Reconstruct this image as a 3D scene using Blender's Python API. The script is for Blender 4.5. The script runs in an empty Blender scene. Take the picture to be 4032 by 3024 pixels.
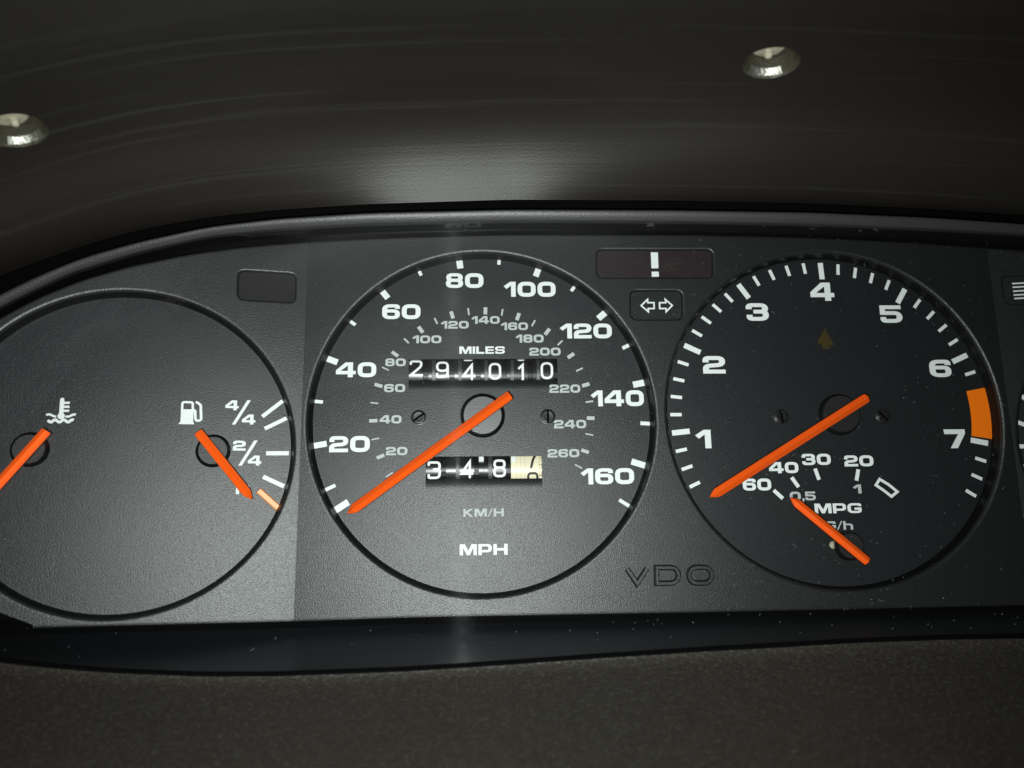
import bpy, math, random
from mathutils import Vector, Matrix
from mathutils.geometry import delaunay_2d_cdt

random.seed(7)
S = 0.001                       # all lengths below are millimetres on the instrument cluster
scene = bpy.context.scene
COL = scene.collection

# ------------------------------------------------------------------ camera
# cluster coordinates: x right, y up, z out of the faceplate towards the driver, origin at the
# foot of the perpendicular from the camera on the faceplate
PITCH, YAW, ROLL, CAM_H = 0.1882, 0.040944, -0.004781, 219.56
FOC, CU, CV = 3028.0, 2016.0, 1512.0
HINGE_L, HINGE_R = -51.094, 156.476


def W(v):
    return Vector((v[0], -v[2], v[1])) * S


def cam_axes():
    right, up, fw = Vector((1, 0, 0)), Vector((0, 1, 0)), Vector((0, 0, -1))
    fw1 = math.cos(PITCH) * fw + math.sin(PITCH) * up
    up1 = math.cos(PITCH) * up - math.sin(PITCH) * fw
    fw2 = math.cos(YAW) * fw1 + math.sin(YAW) * right
    r2 = math.cos(YAW) * right - math.sin(YAW) * fw1
    r3 = math.cos(ROLL) * r2 + math.sin(ROLL) * up1
    u3 = math.cos(ROLL) * up1 - math.sin(ROLL) * r2
    return r3, u3, fw2


CR, CUP, CF = cam_axes()
CAM = Vector((0, 0, CAM_H))

cam_data = bpy.data.cameras.new('camera')
cam_data.sensor_fit = 'HORIZONTAL'
cam_data.sensor_width = 36.0
cam_data.lens = 36.0 * FOC / 4032.0
cam_data.clip_start = 0.005
cam_data.clip_end = 20.0
cam_data.dof.use_dof = True
cam_data.dof.focus_distance = 0.222
cam_data.dof.aperture_fstop = 10.0
cam = bpy.data.objects.new('camera', cam_data)
COL.objects.link(cam)
r_, u_, b_ = W(CR) / S, W(CUP) / S, -W(CF) / S
cm = Matrix(((r_.x, u_.x, b_.x), (r_.y, u_.y, b_.y), (r_.z, u_.z, b_.z))).to_4x4()
cm.translation = W(CAM)
cam.matrix_world = cm
scene.camera = cam

# ------------------------------------------------------------------ world, light, exposure
world = bpy.data.worlds.new('World')
scene.world = world
world.use_nodes = True
bg = world.node_tree.nodes['Background']
bg.inputs[0].default_value = (1.0, 0.86, 0.72, 1)
bg.inputs[1].default_value = 0.004

flash = bpy.data.lights.new('phone_flash', 'SPOT')
flash.energy = 3.2
flash.spot_size = math.radians(124)
flash.spot_blend = 1.0
flash.color = (0.945, 1.0, 0.972)
flash.shadow_soft_size = 0.0028
flash_ob = bpy.data.objects.new('phone_flash', flash)
flash_ob.matrix_world = cm
flash_ob.location = W(CAM + Vector((-11.0, -11.0, 0)))
COL.objects.link(flash_ob)

vs = scene.view_settings
vs.view_transform = 'Standard'
vs.look = 'None'
vs.exposure = 0.0
vs.gamma = 1.0
vs.use_curve_mapping = False
scene.render.resolution_x, scene.render.resolution_y = 1024, 768


# ------------------------------------------------------------------ frames and un-projection
class Frame:
    """a plane of the cluster: origin, x axis, y axis, normal (in cluster millimetres)"""

    def __init__(self, o, ex, n):
        self.o, self.ex, self.n = Vector(o), Vector(ex).normalized(), Vector(n).normalized()
        self.ey = self.n.cross(self.ex)

    def local(self, p):
        d = p - self.o
        return Vector((d.dot(self.ex), d.dot(self.ey), d.dot(self.n)))

    def cluster(self, q):
        return self.o + self.ex * q[0] + self.ey * q[1] + self.n * q[2]

    def hit(self, u, v, h=0.0):
        """point of the plane (raised by h) that the photograph shows at pixel u, v; local mm"""
        d = CF + CR * ((u - CU) / FOC) + CUP * ((CV - v) / FOC)
        t = ((self.o + self.n * h) - CAM).dot(self.n) / d.dot(self.n)
        return self.local(CAM + d * t)

    def at(self, ox, oy, oz=0.0):
        return Frame(self.cluster((ox, oy, oz)), self.ex, self.n)

    def matrix(self):
        a, b, c, o = W(self.ex) / S, W(self.ey) / S, W(self.n) / S, W(self.o)
        return Matrix(((a.x, b.x, c.x, o.x), (a.y, b.y, c.y, o.y), (a.z, b.z, c.z, o.z), (0, 0, 0, 1)))


AL = math.radians(14.0)
MID = Frame((0, 0, 0), (1, 0, 0), (0, 0, 1))
LEFT = Frame((HINGE_L, 0, 0), (math.cos(AL), 0, -math.sin(AL)), (math.sin(AL), 0, math.cos(AL)))
RIGHT = Frame((HINGE_R, 0, 0), (math.cos(AL), 0, math.sin(AL)), (-math.sin(AL), 0, math.cos(AL)))


def ray_z(u, v, z):
    """cluster point seen at pixel u, v that lies z millimetres in front of the faceplate"""
    p = MID.hit(u, v, z)
    return Vector((p.x, p.y, z))


def crop(ox, oy, s):
    return lambda x, y: (ox + x / s, oy + y / s)


# ------------------------------------------------------------------ materials
def mat(name, color, rough=0.5, spec=0.5, metal=0.0, bump=None, tint=None, speck=None, coat=0.0):
    m = bpy.data.materials.new(name)
    m.use_nodes = True
    nt = m.node_tree
    p = nt.nodes['Principled BSDF']
    p.inputs['Base Color'].default_value = (*color, 1)
    p.inputs['Roughness'].default_value = rough
    p.inputs['Specular IOR Level'].default_value = spec
    p.inputs['Metallic'].default_value = metal
    p.inputs['Coat Weight'].default_value = coat
    tc = nt.nodes.new('ShaderNodeTexCoord')
    if bump:                                     # list of (scale per metre, strength, distance in metres, stretch)
        prev = None
        for sc, st, dist, stretch in bump:
            mp = nt.nodes.new('ShaderNodeMapping')
            mp.inputs['Scale'].default_value = stretch
            nt.links.new(tc.outputs['Object'], mp.inputs['Vector'])
            n = nt.nodes.new('ShaderNodeTexNoise')
            n.inputs['Scale'].default_value = sc
            n.inputs['Detail'].default_value = 2.0
            n.inputs['Roughness'].default_value = 0.6
            nt.links.new(mp.outputs['Vector'], n.inputs['Vector'])
            b = nt.nodes.new('ShaderNodeBump')
            b.inputs['Strength'].default_value = st
            b.inputs['Distance'].default_value = dist
            nt.links.new(n.outputs['Fac'], b.inputs['Height'])
            if prev:
                nt.links.new(prev.outputs['Normal'], b.inputs['Normal'])
            prev = b
        nt.links.new(prev.outputs['Normal'], p.inputs['Normal'])
    if tint:                                     # (scale, second colour): uneven plastic or paint
        sc, c2 = tint
        n = nt.nodes.new('ShaderNodeTexNoise')
        n.inputs['Scale'].default_value = sc
        n.inputs['Detail'].default_value = 4.0
        nt.links.new(tc.outputs['Object'], n.inputs['Vector'])
        mx = nt.nodes.new('ShaderNodeMix')
        mx.data_type = 'RGBA'
        mx.inputs[6].default_value = (*color, 1)
        mx.inputs[7].default_value = (*c2, 1)
        nt.links.new(n.outputs['Fac'], mx.inputs[0])
        nt.links.new(mx.outputs[2], p.inputs['Base Color'])
    if speck:                                    # (scale, threshold, colour): pale flecks moulded into the plastic
        sc, th, c2 = speck
        n = nt.nodes.new('ShaderNodeTexNoise')
        n.inputs['Scale'].default_value = sc
        n.inputs['Detail'].default_value = 1.0
        nt.links.new(tc.outputs['Object'], n.inputs['Vector'])
        rp = nt.nodes.new('ShaderNodeMapRange')
        rp.inputs[1].default_value = th
        rp.inputs[2].default_value = th + 0.22
        nt.links.new(n.outputs['Fac'], rp.inputs[0])
        mx = nt.nodes.new('ShaderNodeMix')
        mx.data_type = 'RGBA'
        mx.inputs[6].default_value = (*color, 1)
        mx.inputs[7].default_value = (*c2, 1)
        nt.links.new(rp.outputs[0], mx.inputs[0])
        nt.links.new(mx.outputs[2], p.inputs['Base Color'])
    return m


ONE = (1, 1, 1)
M = {}
M['mask'] = mat('faceplate_plastic', (0.011, 0.0125, 0.0125), 0.385, 0.62, bump=[(2900, 1.0, 9.5e-5, ONE)])
M['dial'] = mat('dial_matt_black', (0.010, 0.0115, 0.0125), 0.385, 0.52, bump=[(3300, 1.0, 8e-5, ONE)],
                tint=(60, (0.013, 0.0145, 0.0155)))
M['wall'] = mat('opening_wall_black', (0.004, 0.004, 0.004), 0.38, 0.25)
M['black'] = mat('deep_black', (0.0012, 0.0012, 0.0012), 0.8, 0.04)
M['white'] = mat('white_print', (0.80, 0.83, 0.83), 0.6, 0.2, tint=(900, (0.74, 0.77, 0.77)))
M['grey'] = mat('grey_print', (0.50, 0.53, 0.53), 0.6, 0.2, tint=(900, (0.43, 0.46, 0.46)))
M['needle'] = mat('needle_orange', (1.0, 0.102, 0.005), 0.34, 0.55, tint=(150, (1.0, 0.12, 0.008)))
M['needle_back'] = mat('needle_black', (0.004, 0.004, 0.004), 0.5, 0.3)
M['amber'] = mat('amber_print', (1.0, 0.20, 0.004), 0.5, 0.25)
M['amber_pale'] = mat('amber_insert', (0.90, 0.34, 0.10), 0.4, 0.4)
M['amber_dim'] = mat('amber_unlit', (0.055, 0.040, 0.012), 0.4, 0.4, tint=(700, (0.035, 0.025, 0.007)))
M['hub'] = mat('hub_plastic', (0.016, 0.0155, 0.0155), 0.40, 0.95, bump=[(2600, 1.0, 7e-5, ONE)])
M['hub_dark'] = mat('hub_black_plastic', (0.013, 0.0125, 0.0125), 0.45, 0.45, bump=[(2600, 1.0, 1.1e-4, ONE)])
M['screw'] = mat('black_screw', (0.012, 0.0125, 0.012), 0.34, 0.5, bump=[(1500, 0.3, 5e-5, ONE)])
M['drum'] = mat('drum_black', (0.010, 0.0105, 0.011), 0.26, 0.28, bump=[(2200, 0.3, 2e-5, ONE)])
M['gear'] = mat('gear_black', (0.006, 0.006, 0.006), 0.30, 0.16)
M['drum_ring'] = mat('drum_worn_ring', (0.05, 0.052, 0.052), 0.33, 0.5, bump=[(3500, 0.8, 8e-5, ONE)],
                     tint=(1500, (0.02, 0.021, 0.021)))
M['cream'] = mat('drum_cream', (0.80, 0.74, 0.55), 0.35, 0.45, tint=(400, (0.74, 0.66, 0.46)))
M['digit'] = mat('drum_white_digit', (0.80, 0.81, 0.79), 0.5, 0.3)
M['digit_black'] = mat('drum_black_digit', (0.02, 0.018, 0.014), 0.5, 0.3)
M['lip'] = mat('trim_lip_vinyl', (0.026, 0.0255, 0.0245), 0.45, 0.6, bump=[(1900, 1.0, 8e-5, ONE)])
M['dash'] = mat('dashboard_vinyl', (0.0165, 0.0142, 0.0112), 0.46, 0.45, bump=[(1300, 1.0, 2.2e-4, (.6, 1, 1))],
                speck=(1500, 0.50, (0.036, 0.0335, 0.028)))
M['shelf'] = mat('shelf_plastic', (0.013, 0.0165, 0.0195), 0.34, 0.6, bump=[(2500, 0.4, 5e-5, ONE)])
M['red_window'] = mat('red_window', (0.016, 0.009, 0.0105), 0.40, 0.35, bump=[(3800, 1.0, 1.4e-4, ONE)])
M['green_window'] = mat('green_window', (0.0085, 0.012, 0.0105), 0.40, 0.35, bump=[(3800, 1.0, 1.4e-4, ONE)])
M['blank_window'] = mat('blank_window', (0.013, 0.0125, 0.012), 0.40, 0.28, bump=[(3800, 0.3, 4e-5, ONE)])
M['pale_screw'] = mat('pale_screw', (0.46, 0.43, 0.33), 0.45, 0.4, 0.0, bump=[(700, 1.0, 4e-4, ONE)], tint=(500, (0.25, 0.22, 0.15)))
M['bore'] = mat('screw_bore', (0.040, 0.037, 0.024), 0.5, 0.4, 0.0, bump=[(600, 1.0, 4e-4, ONE)])
M['metal'] = mat('zinc_screw', (0.40, 0.40, 0.35), 0.5, 0.5, 1.0, bump=[(700, 1.0, 3e-4, ONE)])
M['dust'] = mat('dust_fibre', (0.30, 0.32, 0.32), 0.8, 0.1)


def visor_material():
    m = mat('visor_vinyl', (0.0140, 0.0120, 0.0102), 0.45, 0.27)
    nt = m.node_tree
    p = nt.nodes['Principled BSDF']
    tc = nt.nodes.new('ShaderNodeTexCoord')
    grain = nt.nodes.new('ShaderNodeTexNoise')
    grain.inputs['Scale'].default_value = 2100
    grain.inputs['Detail'].default_value = 2
    nt.links.new(tc.outputs['Object'], grain.inputs['Vector'])
    b1 = nt.nodes.new('ShaderNodeBump')
    b1.inputs['Strength'].default_value = 0.9
    b1.inputs['Distance'].default_value = 5e-5
    nt.links.new(grain.outputs['Fac'], b1.inputs['Height'])
    # wiping marks and mould lines that run along the visor: UV y goes across it
    mp = nt.nodes.new('ShaderNodeMapping')
    mp.inputs['Scale'].default_value = (1.2, 46.0, 1.0)
    nt.links.new(tc.outputs['UV'], mp.inputs['Vector'])
    lines = nt.nodes.new('ShaderNodeTexNoise')
    lines.inputs['Scale'].default_value = 1.0
    lines.inputs['Detail'].default_value = 3
    nt.links.new(mp.outputs['Vector'], lines.inputs['Vector'])
    b2 = nt.nodes.new('ShaderNodeBump')
    b2.inputs['Strength'].default_value = 0.35
    b2.inputs['Distance'].default_value = 1.6e-4
    nt.links.new(lines.outputs['Fac'], b2.inputs['Height'])
    nt.links.new(b1.outputs['Normal'], b2.inputs['Normal'])
    nt.links.new(b2.outputs['Normal'], p.inputs['Normal'])
    # light on the mould ridges, painted as paler streaks in the base colour
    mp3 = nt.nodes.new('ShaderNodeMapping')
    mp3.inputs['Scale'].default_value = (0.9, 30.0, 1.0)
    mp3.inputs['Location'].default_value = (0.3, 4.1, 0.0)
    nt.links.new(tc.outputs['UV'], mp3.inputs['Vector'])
    ridge_light = nt.nodes.new('ShaderNodeTexNoise')
    ridge_light.inputs['Scale'].default_value = 1.0
    ridge_light.inputs['Detail'].default_value = 5
    ridge_light.inputs['Roughness'].default_value = 0.62
    nt.links.new(mp3.outputs['Vector'], ridge_light.inputs['Vector'])
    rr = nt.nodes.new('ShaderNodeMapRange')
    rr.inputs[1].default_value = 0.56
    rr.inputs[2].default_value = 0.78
    nt.links.new(ridge_light.outputs['Fac'], rr.inputs[0])
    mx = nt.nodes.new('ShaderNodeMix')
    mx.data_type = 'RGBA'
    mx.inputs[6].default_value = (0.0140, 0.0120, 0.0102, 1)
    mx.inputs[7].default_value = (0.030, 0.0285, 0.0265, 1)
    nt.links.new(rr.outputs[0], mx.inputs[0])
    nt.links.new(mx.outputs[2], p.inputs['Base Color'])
    return m


def lens_material():
    m = bpy.data.materials.new('clear_lens')
    m.use_nodes = True
    nt = m.node_tree
    for n in list(nt.nodes):
        nt.nodes.remove(n)
    out = nt.nodes.new('ShaderNodeOutputMaterial')
    tr = nt.nodes.new('ShaderNodeBsdfTransparent')
    tr.inputs[0].default_value = (0.985, 0.99, 0.99, 1)
    gl = nt.nodes.new('ShaderNodeBsdfAnisotropic')
    gl.inputs['Roughness'].default_value = 0.03
    # Schlick reflectance of clear acrylic, the same from both sides of the sheet
    geo = nt.nodes.new('ShaderNodeNewGeometry')
    dot = nt.nodes.new('ShaderNodeVectorMath')
    dot.operation = 'DOT_PRODUCT'
    nt.links.new(geo.outputs['Incoming'], dot.inputs[0])
    nt.links.new(geo.outputs['Normal'], dot.inputs[1])

    def math_node(op, a, b):
        n = nt.nodes.new('ShaderNodeMath')
        n.operation = op
        for i, x in enumerate((a, b)):
            if x is None:
                continue
            if isinstance(x, (int, float)):
                n.inputs[i].default_value = x
            else:
                nt.links.new(x, n.inputs[i])
        return n.outputs[0]
    c1 = math_node('SUBTRACT', 1.0, math_node('ABSOLUTE', dot.outputs['Value'], None))
    fres = math_node('MULTIPLY_ADD', math_node('POWER', c1, 5.0), 0.95)
    fres.node.inputs[2].default_value = 0.04
    mix = nt.nodes.new('ShaderNodeMixShader')
    nt.links.new(fres, mix.inputs[0])
    nt.links.new(tr.outputs[0], mix.inputs[1])
    nt.links.new(gl.outputs[0], mix.inputs[2])
    # fine wiping scratches that run sideways: they smear reflections up and down
    sc = nt.nodes.new('ShaderNodeBsdfAnisotropic')
    sc.inputs['Roughness'].default_value = 0.40
    sc.inputs['Anisotropy'].default_value = 0.93
    sc.inputs['Rotation'].default_value = 0.0
    tg = nt.nodes.new('ShaderNodeTangent')
    tg.direction_type = 'UV_MAP'
    nt.links.new(tg.outputs[0], sc.inputs['Tangent'])
    mix2 = nt.nodes.new('ShaderNodeMixShader')
    # the scratches come in patches
    uvn = nt.nodes.new('ShaderNodeTexCoord')
    mpn = nt.nodes.new('ShaderNodeMapping')
    mpn.inputs['Scale'].default_value = (16.0, 9.0, 1.0)
    nt.links.new(uvn.outputs['UV'], mpn.inputs['Vector'])
    pn = nt.nodes.new('ShaderNodeTexNoise')
    pn.inputs['Scale'].default_value = 1.0
    pn.inputs['Detail'].default_value = 6
    pn.inputs['Roughness'].default_value = 0.7
    nt.links.new(mpn.outputs['Vector'], pn.inputs['Vector'])
    pr = nt.nodes.new('ShaderNodeMapRange')
    pr.inputs[1].default_value = 0.34
    pr.inputs[2].default_value = 0.72
    pr.inputs[4].default_value = 0.0009
    nt.links.new(pn.outputs['Fac'], pr.inputs[0])
    nt.links.new(pr.outputs[0], mix2.inputs[0])
    nt.links.new(mix.outputs[0], mix2.inputs[1])
    nt.links.new(sc.outputs[0], mix2.inputs[2])
    nt.links.new(mix2.outputs[0], out.inputs['Surface'])
    return m


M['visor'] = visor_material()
M['lens'] = lens_material()


# ------------------------------------------------------------------ object helpers
def mesh(name, verts, faces, smooth=False):
    me = bpy.data.meshes.new(name)
    me.from_pydata([(v[0] * S, v[1] * S, v[2] * S) for v in verts], [], faces)
    me.update()
    if smooth:
        me.polygons.foreach_set('use_smooth', [True] * len(me.polygons))
    return me


def link(name, me, material, parent=None):
    o = bpy.data.objects.new(name, me)
    COL.objects.link(o)
    if material is not None and not me.materials:
        me.materials.append(M[material])
    o.parent = parent
    return o


def tag(o, label, category, group=None):
    o['label'] = label
    o['category'] = category
    if group:
        o['group'] = group
    return o


def thing(name, label, category, frame, group=None):
    o = bpy.data.objects.new(name, None)
    o.empty_display_size = 0.01
    COL.objects.link(o)
    o.matrix_world = frame.matrix()
    return tag(o, label, category, group)


def part(name, verts, faces, material, parent, smooth=False):
    return link(name, mesh(name, verts, faces, smooth), material, parent)


# ------------------------------------------------------------------ flat shapes
def union(polys):
    """one clean triangulation of the union of flat polygons"""
    vs_, fs_ = [], []
    for p in polys:
        b = len(vs_)
        area = sum(p[i - 1][0] * p[i][1] - p[i][0] * p[i - 1][1] for i in range(len(p)))
        if abs(area) < 1e-9:
            continue
        pp = p if area > 0 else p[::-1]
        vs_ += [Vector((q[0], q[1])) for q in pp]
        fs_.append(list(range(b, b + len(pp))))
    ov, _, of, _, _, orig = delaunay_2d_cdt(vs_, [], fs_, 0, 1e-6)
    polys = [p for p in polys if len(p) > 2]
    boxes = [(min(q[0] for q in p), max(q[0] for q in p), min(q[1] for q in p), max(q[1] for q in p)) for p in polys]

    def inside(x, y):
        for p, (x0, x1, y0, y1) in zip(polys, boxes):
            if not (x0 <= x <= x1 and y0 <= y <= y1):
                continue
            c = False
            for i in range(len(p)):
                (ax, ay), (bx_, by) = p[i - 1], p[i]
                if (ay > y) != (by > y) and x < (bx_ - ax) * (y - ay) / (by - ay) + ax:
                    c = not c
            if c:
                return True
        return False
    keep = [f for f in of if inside(sum(ov[i].x for i in f) / 3, sum(ov[i].y for i in f) / 3)]
    keep = [f for f in keep if abs((ov[f[1]] - ov[f[0]]).cross(ov[f[2]] - ov[f[0]])) > 1e-9]
    return [(v.x, v.y) for v in ov], keep


def with_holes(outer, holes):
    """triangles of a polygon minus hole polygons"""
    vs_, fs_ = [], []
    for p in [outer] + holes:
        b = len(vs_)
        area = sum(p[i - 1][0] * p[i][1] - p[i][0] * p[i - 1][1] for i in range(len(p)))
        pp = p if area > 0 else p[::-1]
        vs_ += [Vector((q[0], q[1])) for q in pp]
        fs_.append(list(range(b, b + len(pp))))
    ov, _, of, _, _, orig = delaunay_2d_cdt(vs_, [], fs_, 0, 1e-5)
    keep = []
    for f, o in zip(of, orig):
        if o and list(o) == [0]:
            keep.append(f)
    return [(v.x, v.y) for v in ov], keep


def strip(pts, w, k=1.0, closed=False, caps=False):
    """quads of a stroke along pts; w = thickness of horizontals, w*k of verticals"""
    P = [Vector((p[0] / k, p[1])) for p in pts]
    n = len(P)
    L, R_ = [], []
    for i in range(n):
        a = P[i - 1] if (i > 0 or closed) else None
        c = P[(i + 1) % n] if (i < n - 1 or closed) else None
        d1 = (P[i] - a).normalized() if a is not None else None
        d2 = (c - P[i]).normalized() if c is not None else None
        d1 = d1 or d2
        d2 = d2 or d1
        n1, n2 = Vector((-d1.y, d1.x)), Vector((-d2.y, d2.x))
        m = (n1 + n2)
        m = m.normalized() if m.length > 1e-6 else n1
        s = w / 2 / max(m.dot(n1), 0.35)
        L.append(P[i] + m * s)
        R_.append(P[i] - m * s)
    out = []
    for i in range(n if closed else n - 1):
        j = (i + 1) % n
        out.append([(q.x * k, q.y) for q in (L[i], R_[i], R_[j], L[j])])
    if caps and not closed:
        for p in (P[0], P[-1]):
            out.append([((p.x + w / 2 * math.cos(t * math.pi / 8)) * k, p.y + w / 2 * math.sin(t * math.pi / 8))
                        for t in range(16)])
    return out


def rounded(pts, rad, closed=False, n=7, k=1.0, cw=1.0):
    """polyline with rounded corners; rad: one radius or one for each point"""
    P = [Vector((p[0] / k, p[1])) for p in pts]
    m = len(P)
    rads = rad if isinstance(rad, (list, tuple)) else [rad] * m
    out = []
    for i in range(m):
        if not closed and i in (0, m - 1) or rads[i] == 0:
            out.append(P[i])
            continue
        a, b, c = P[i - 1], P[i], P[(i + 1) % m]
        d1, d2 = (a - b), (c - b)
        r = min(rads[i], d1.length * 0.499, d2.length * 0.499)
        s, e = b + d1.normalized() * r, b + d2.normalized() * r
        for t in range(n + 1):
            f = t / n
            g, h_, i_ = (1 - f) ** 2, 2 * cw * f * (1 - f), f ** 2
            out.append((s * g + b * h_ + e * i_) / (g + h_ + i_))
    res = [(p.x * k, p.y) for p in out]
    clean = [res[0]]
    for p in res[1:]:
        if math.dist(p, clean[-1]) > 1e-5:
            clean.append(p)
    if closed and math.dist(clean[0], clean[-1]) < 1e-5:
        clean.pop()
    return clean


def densify(pts, step):
    out = [pts[0]]
    for a, b in zip(pts, pts[1:]):
        n = max(1, int(math.dist(a, b) / step))
        for i in range(1, n + 1):
            out.append((a[0] + (b[0] - a[0]) * i / n, a[1] + (b[1] - a[1]) * i / n))
    return out


def rect(x0, y0, x1, y1):
    return [(x0, y0), (x1, y0), (x1, y1), (x0, y1)]


# wide bold dial lettering, height 1: name -> (width, polygons)
def wide_glyph(ch):
    def pl(pts, rad, w, st, closed=False):
        k = st / w
        return strip(rounded(pts, rad, closed, k=k), w, k, closed)

    if ch == '0' or ch == 'O':
        w, st, W_ = .25, .325, 1.25
        return W_, pl([(st / 2, w / 2), (W_ - st / 2, w / 2), (W_ - st / 2, 1 - w / 2), (st / 2, 1 - w / 2)], .27, w, st, True)
    if ch == '8':
        w, st, W_ = .215, .325, 1.16
        a = pl([(st / 2, w / 2), (W_ - st / 2, w / 2), (W_ - st / 2, .52), (st / 2, .52)], .19, w, st, True)
        b = pl([(st / 2 + .02, .52), (W_ - st / 2 - .02, .52), (W_ - st / 2 - .02, 1 - w / 2), (st / 2 + .02, 1 - w / 2)], .18, w, st, True)
        return W_, a + b
    if ch == '6':
        w, st, W_ = .215, .325, 1.18
        return W_, pl([(W_ - st / 2, .69), (W_ - st / 2, 1 - w / 2), (st / 2, 1 - w / 2), (st / 2, w / 2),
                       (W_ - st / 2, w / 2), (W_ - st / 2, .55), (st / 2, .55)], [0, .17, .24, .24, .19, .19, 0], w, st)
    if ch == '9':
        W_, p = wide_glyph('6')
        return W_, [[(W_ - x, 1 - y) for x, y in q] for q in p]
    if ch == '2':
        w, st, W_ = .225, .32, 1.2
        a = pl([(st / 2, .64), (st / 2, 1 - w / 2), (W_ - st / 2, 1 - w / 2), (W_ - st / 2, .50), (st / 2, .44),
                (st / 2, .1)], [0, .22, .24, .19, .19, 0], w, st)
        return W_, a + [rect(0, 0, W_, w)]
    if ch == '3':
        w, st, W_ = .215, .32, 1.19
        a = pl([(st / 2 - .02, .66), (st / 2 - .02, 1 - w / 2), (W_ - st / 2 - .02, 1 - w / 2), (W_ - st / 2 - .02, .52), (.38, .52)],
               [0, .2, .22, .17, 0], w, st)
        b = pl([(st / 2, .34), (st / 2, w / 2), (W_ - st / 2, w / 2), (W_ - st / 2, .52), (.38, .52)],
               [0, .2, .22, .17, 0], w, st)
        return W_, a + b
    if ch == '5':
        w, st, W_ = .215, .31, 1.2
        a = pl([(st / 2, .33), (st / 2, w / 2), (W_ - st / 2, w / 2), (W_ - st / 2, .56), (.12, .56)],
               [0, .2, .24, .24, 0], w, st)
        return W_, a + [rect(0.0, .455, .29, 1), rect(0.0, 1 - w, W_ - .05, 1)]
    if ch == '4':
        return 1.33, [rect(.80, 0, 1.14, 1), rect(0, .2, 1.33, .43),
                      [(0, .42), (0, .47), (.63, 1), (.82, 1), (.82, .80), (.30, .42)]]
    if ch == '1':
        return .83, [[(0, .70), (.46, 1), (.83, 1), (.83, 0), (.51, 0), (.51, .75), (.2, .52)]]
    if ch == '7':
        return 1.13, [[(0, 1), (1.13, 1), (1.13, .78), (.66, 0), (.28, 0), (.76, .75), (0.03, .75)]]
    if ch == 'M':
        return 1.5, [[(0, 0), (0, 1), (.46, 1), (.76, .40), (1.04, 1), (1.5, 1), (1.5, 0), (1.2, 0), (1.2, .68),
                      (.88, 0), (.63, 0), (.3, .68), (.3, 0)]]
    if ch == 'I':
        return .31, [rect(0, 0, .31, 1)]
    if ch == 'L':
        return 1.0, [rect(0, 0, .31, 1), rect(0, 0, 1.0, .25)]
    if ch == 'E':
        return 1.06, [rect(0, 0, .31, 1), rect(0, 0, 1.06, .22), rect(0, .40, 1.0, .60), rect(0, .78, 1.04, 1)]
    if ch == 'S':
        w, st, W_ = .21, .30, 1.2
        return W_, pl([(W_ - st / 2, .67), (W_ - st / 2, 1 - w / 2), (st / 2, 1 - w / 2), (st / 2, .505), (W_ - st / 2, .505),
                       (W_ - st / 2, w / 2), (st / 2, w / 2), (st / 2, .33)], [0, .18, .2, .17, .17, .2, .18, 0], w, st)
    if ch == 'K':
        return 1.25, [rect(0, 0, .28, 1), [(.25, .38), (.25, .62), (.80, 1), (1.2, 1), (.56, .54), (1.25, 0), (.85, 0), (.36, .40)]]
    if ch == 'H':
        return 1.25, [rect(0, 0, .30, 1), rect(.95, 0, 1.25, 1), rect(.2, .385, 1.05, .62)]
    if ch == 'P':
        w, st, W_ = .22, .30, 1.18
        return W_, [rect(0, 0, .30, 1)] + pl([(.15, 1 - w / 2), (W_ - st / 2, 1 - w / 2), (W_ - st / 2, .36), (.15, .36)],
                                             [0, .2, .2, 0], w, st)
    if ch == 'R':
        w, st, W_ = .22, .30, 1.2
        return W_, [rect(0, 0, .30, 1)] + pl([(.15, 1 - w / 2), (W_ - st / 2, 1 - w / 2), (W_ - st / 2, .42), (.15, .42)],
                                             [0, .2, .2, 0], w, st) + [[(.55, .42), (.85, 0), (W_, 0), (.95, .42)]]
    if ch == 'G':
        w, st, W_ = .22, .30, 1.25
        return W_, pl([(W_ - st / 2, .70), (W_ - st / 2, 1 - w / 2), (st / 2, 1 - w / 2), (st / 2, w / 2), (W_ - st / 2, w / 2),
                       (W_ - st / 2, .45), (.62, .45)], [0, .18, .26, .26, .2, 0, 0], w, st)
    if ch == 'h':
        w, st, W_ = .19, .25, 1.0
        return W_, [rect(0, 0, .25, 1)] + pl([(.12, .62), (W_ - st / 2, .62), (W_ - st / 2, 0)], [0, .2, 0], w, st)
    if ch == '/':
        return .62, [[(0, -.02), (.14, -.02), (.62, 1.02), (.48, 1.02)]]
    if ch == ',':
        return .26, [[(.03, -.2), (.14, -.2), (.28, .02), (.28, .22), (.02, .22), (.02, .0), (.10, .0)]]
    raise KeyError(ch)


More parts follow.
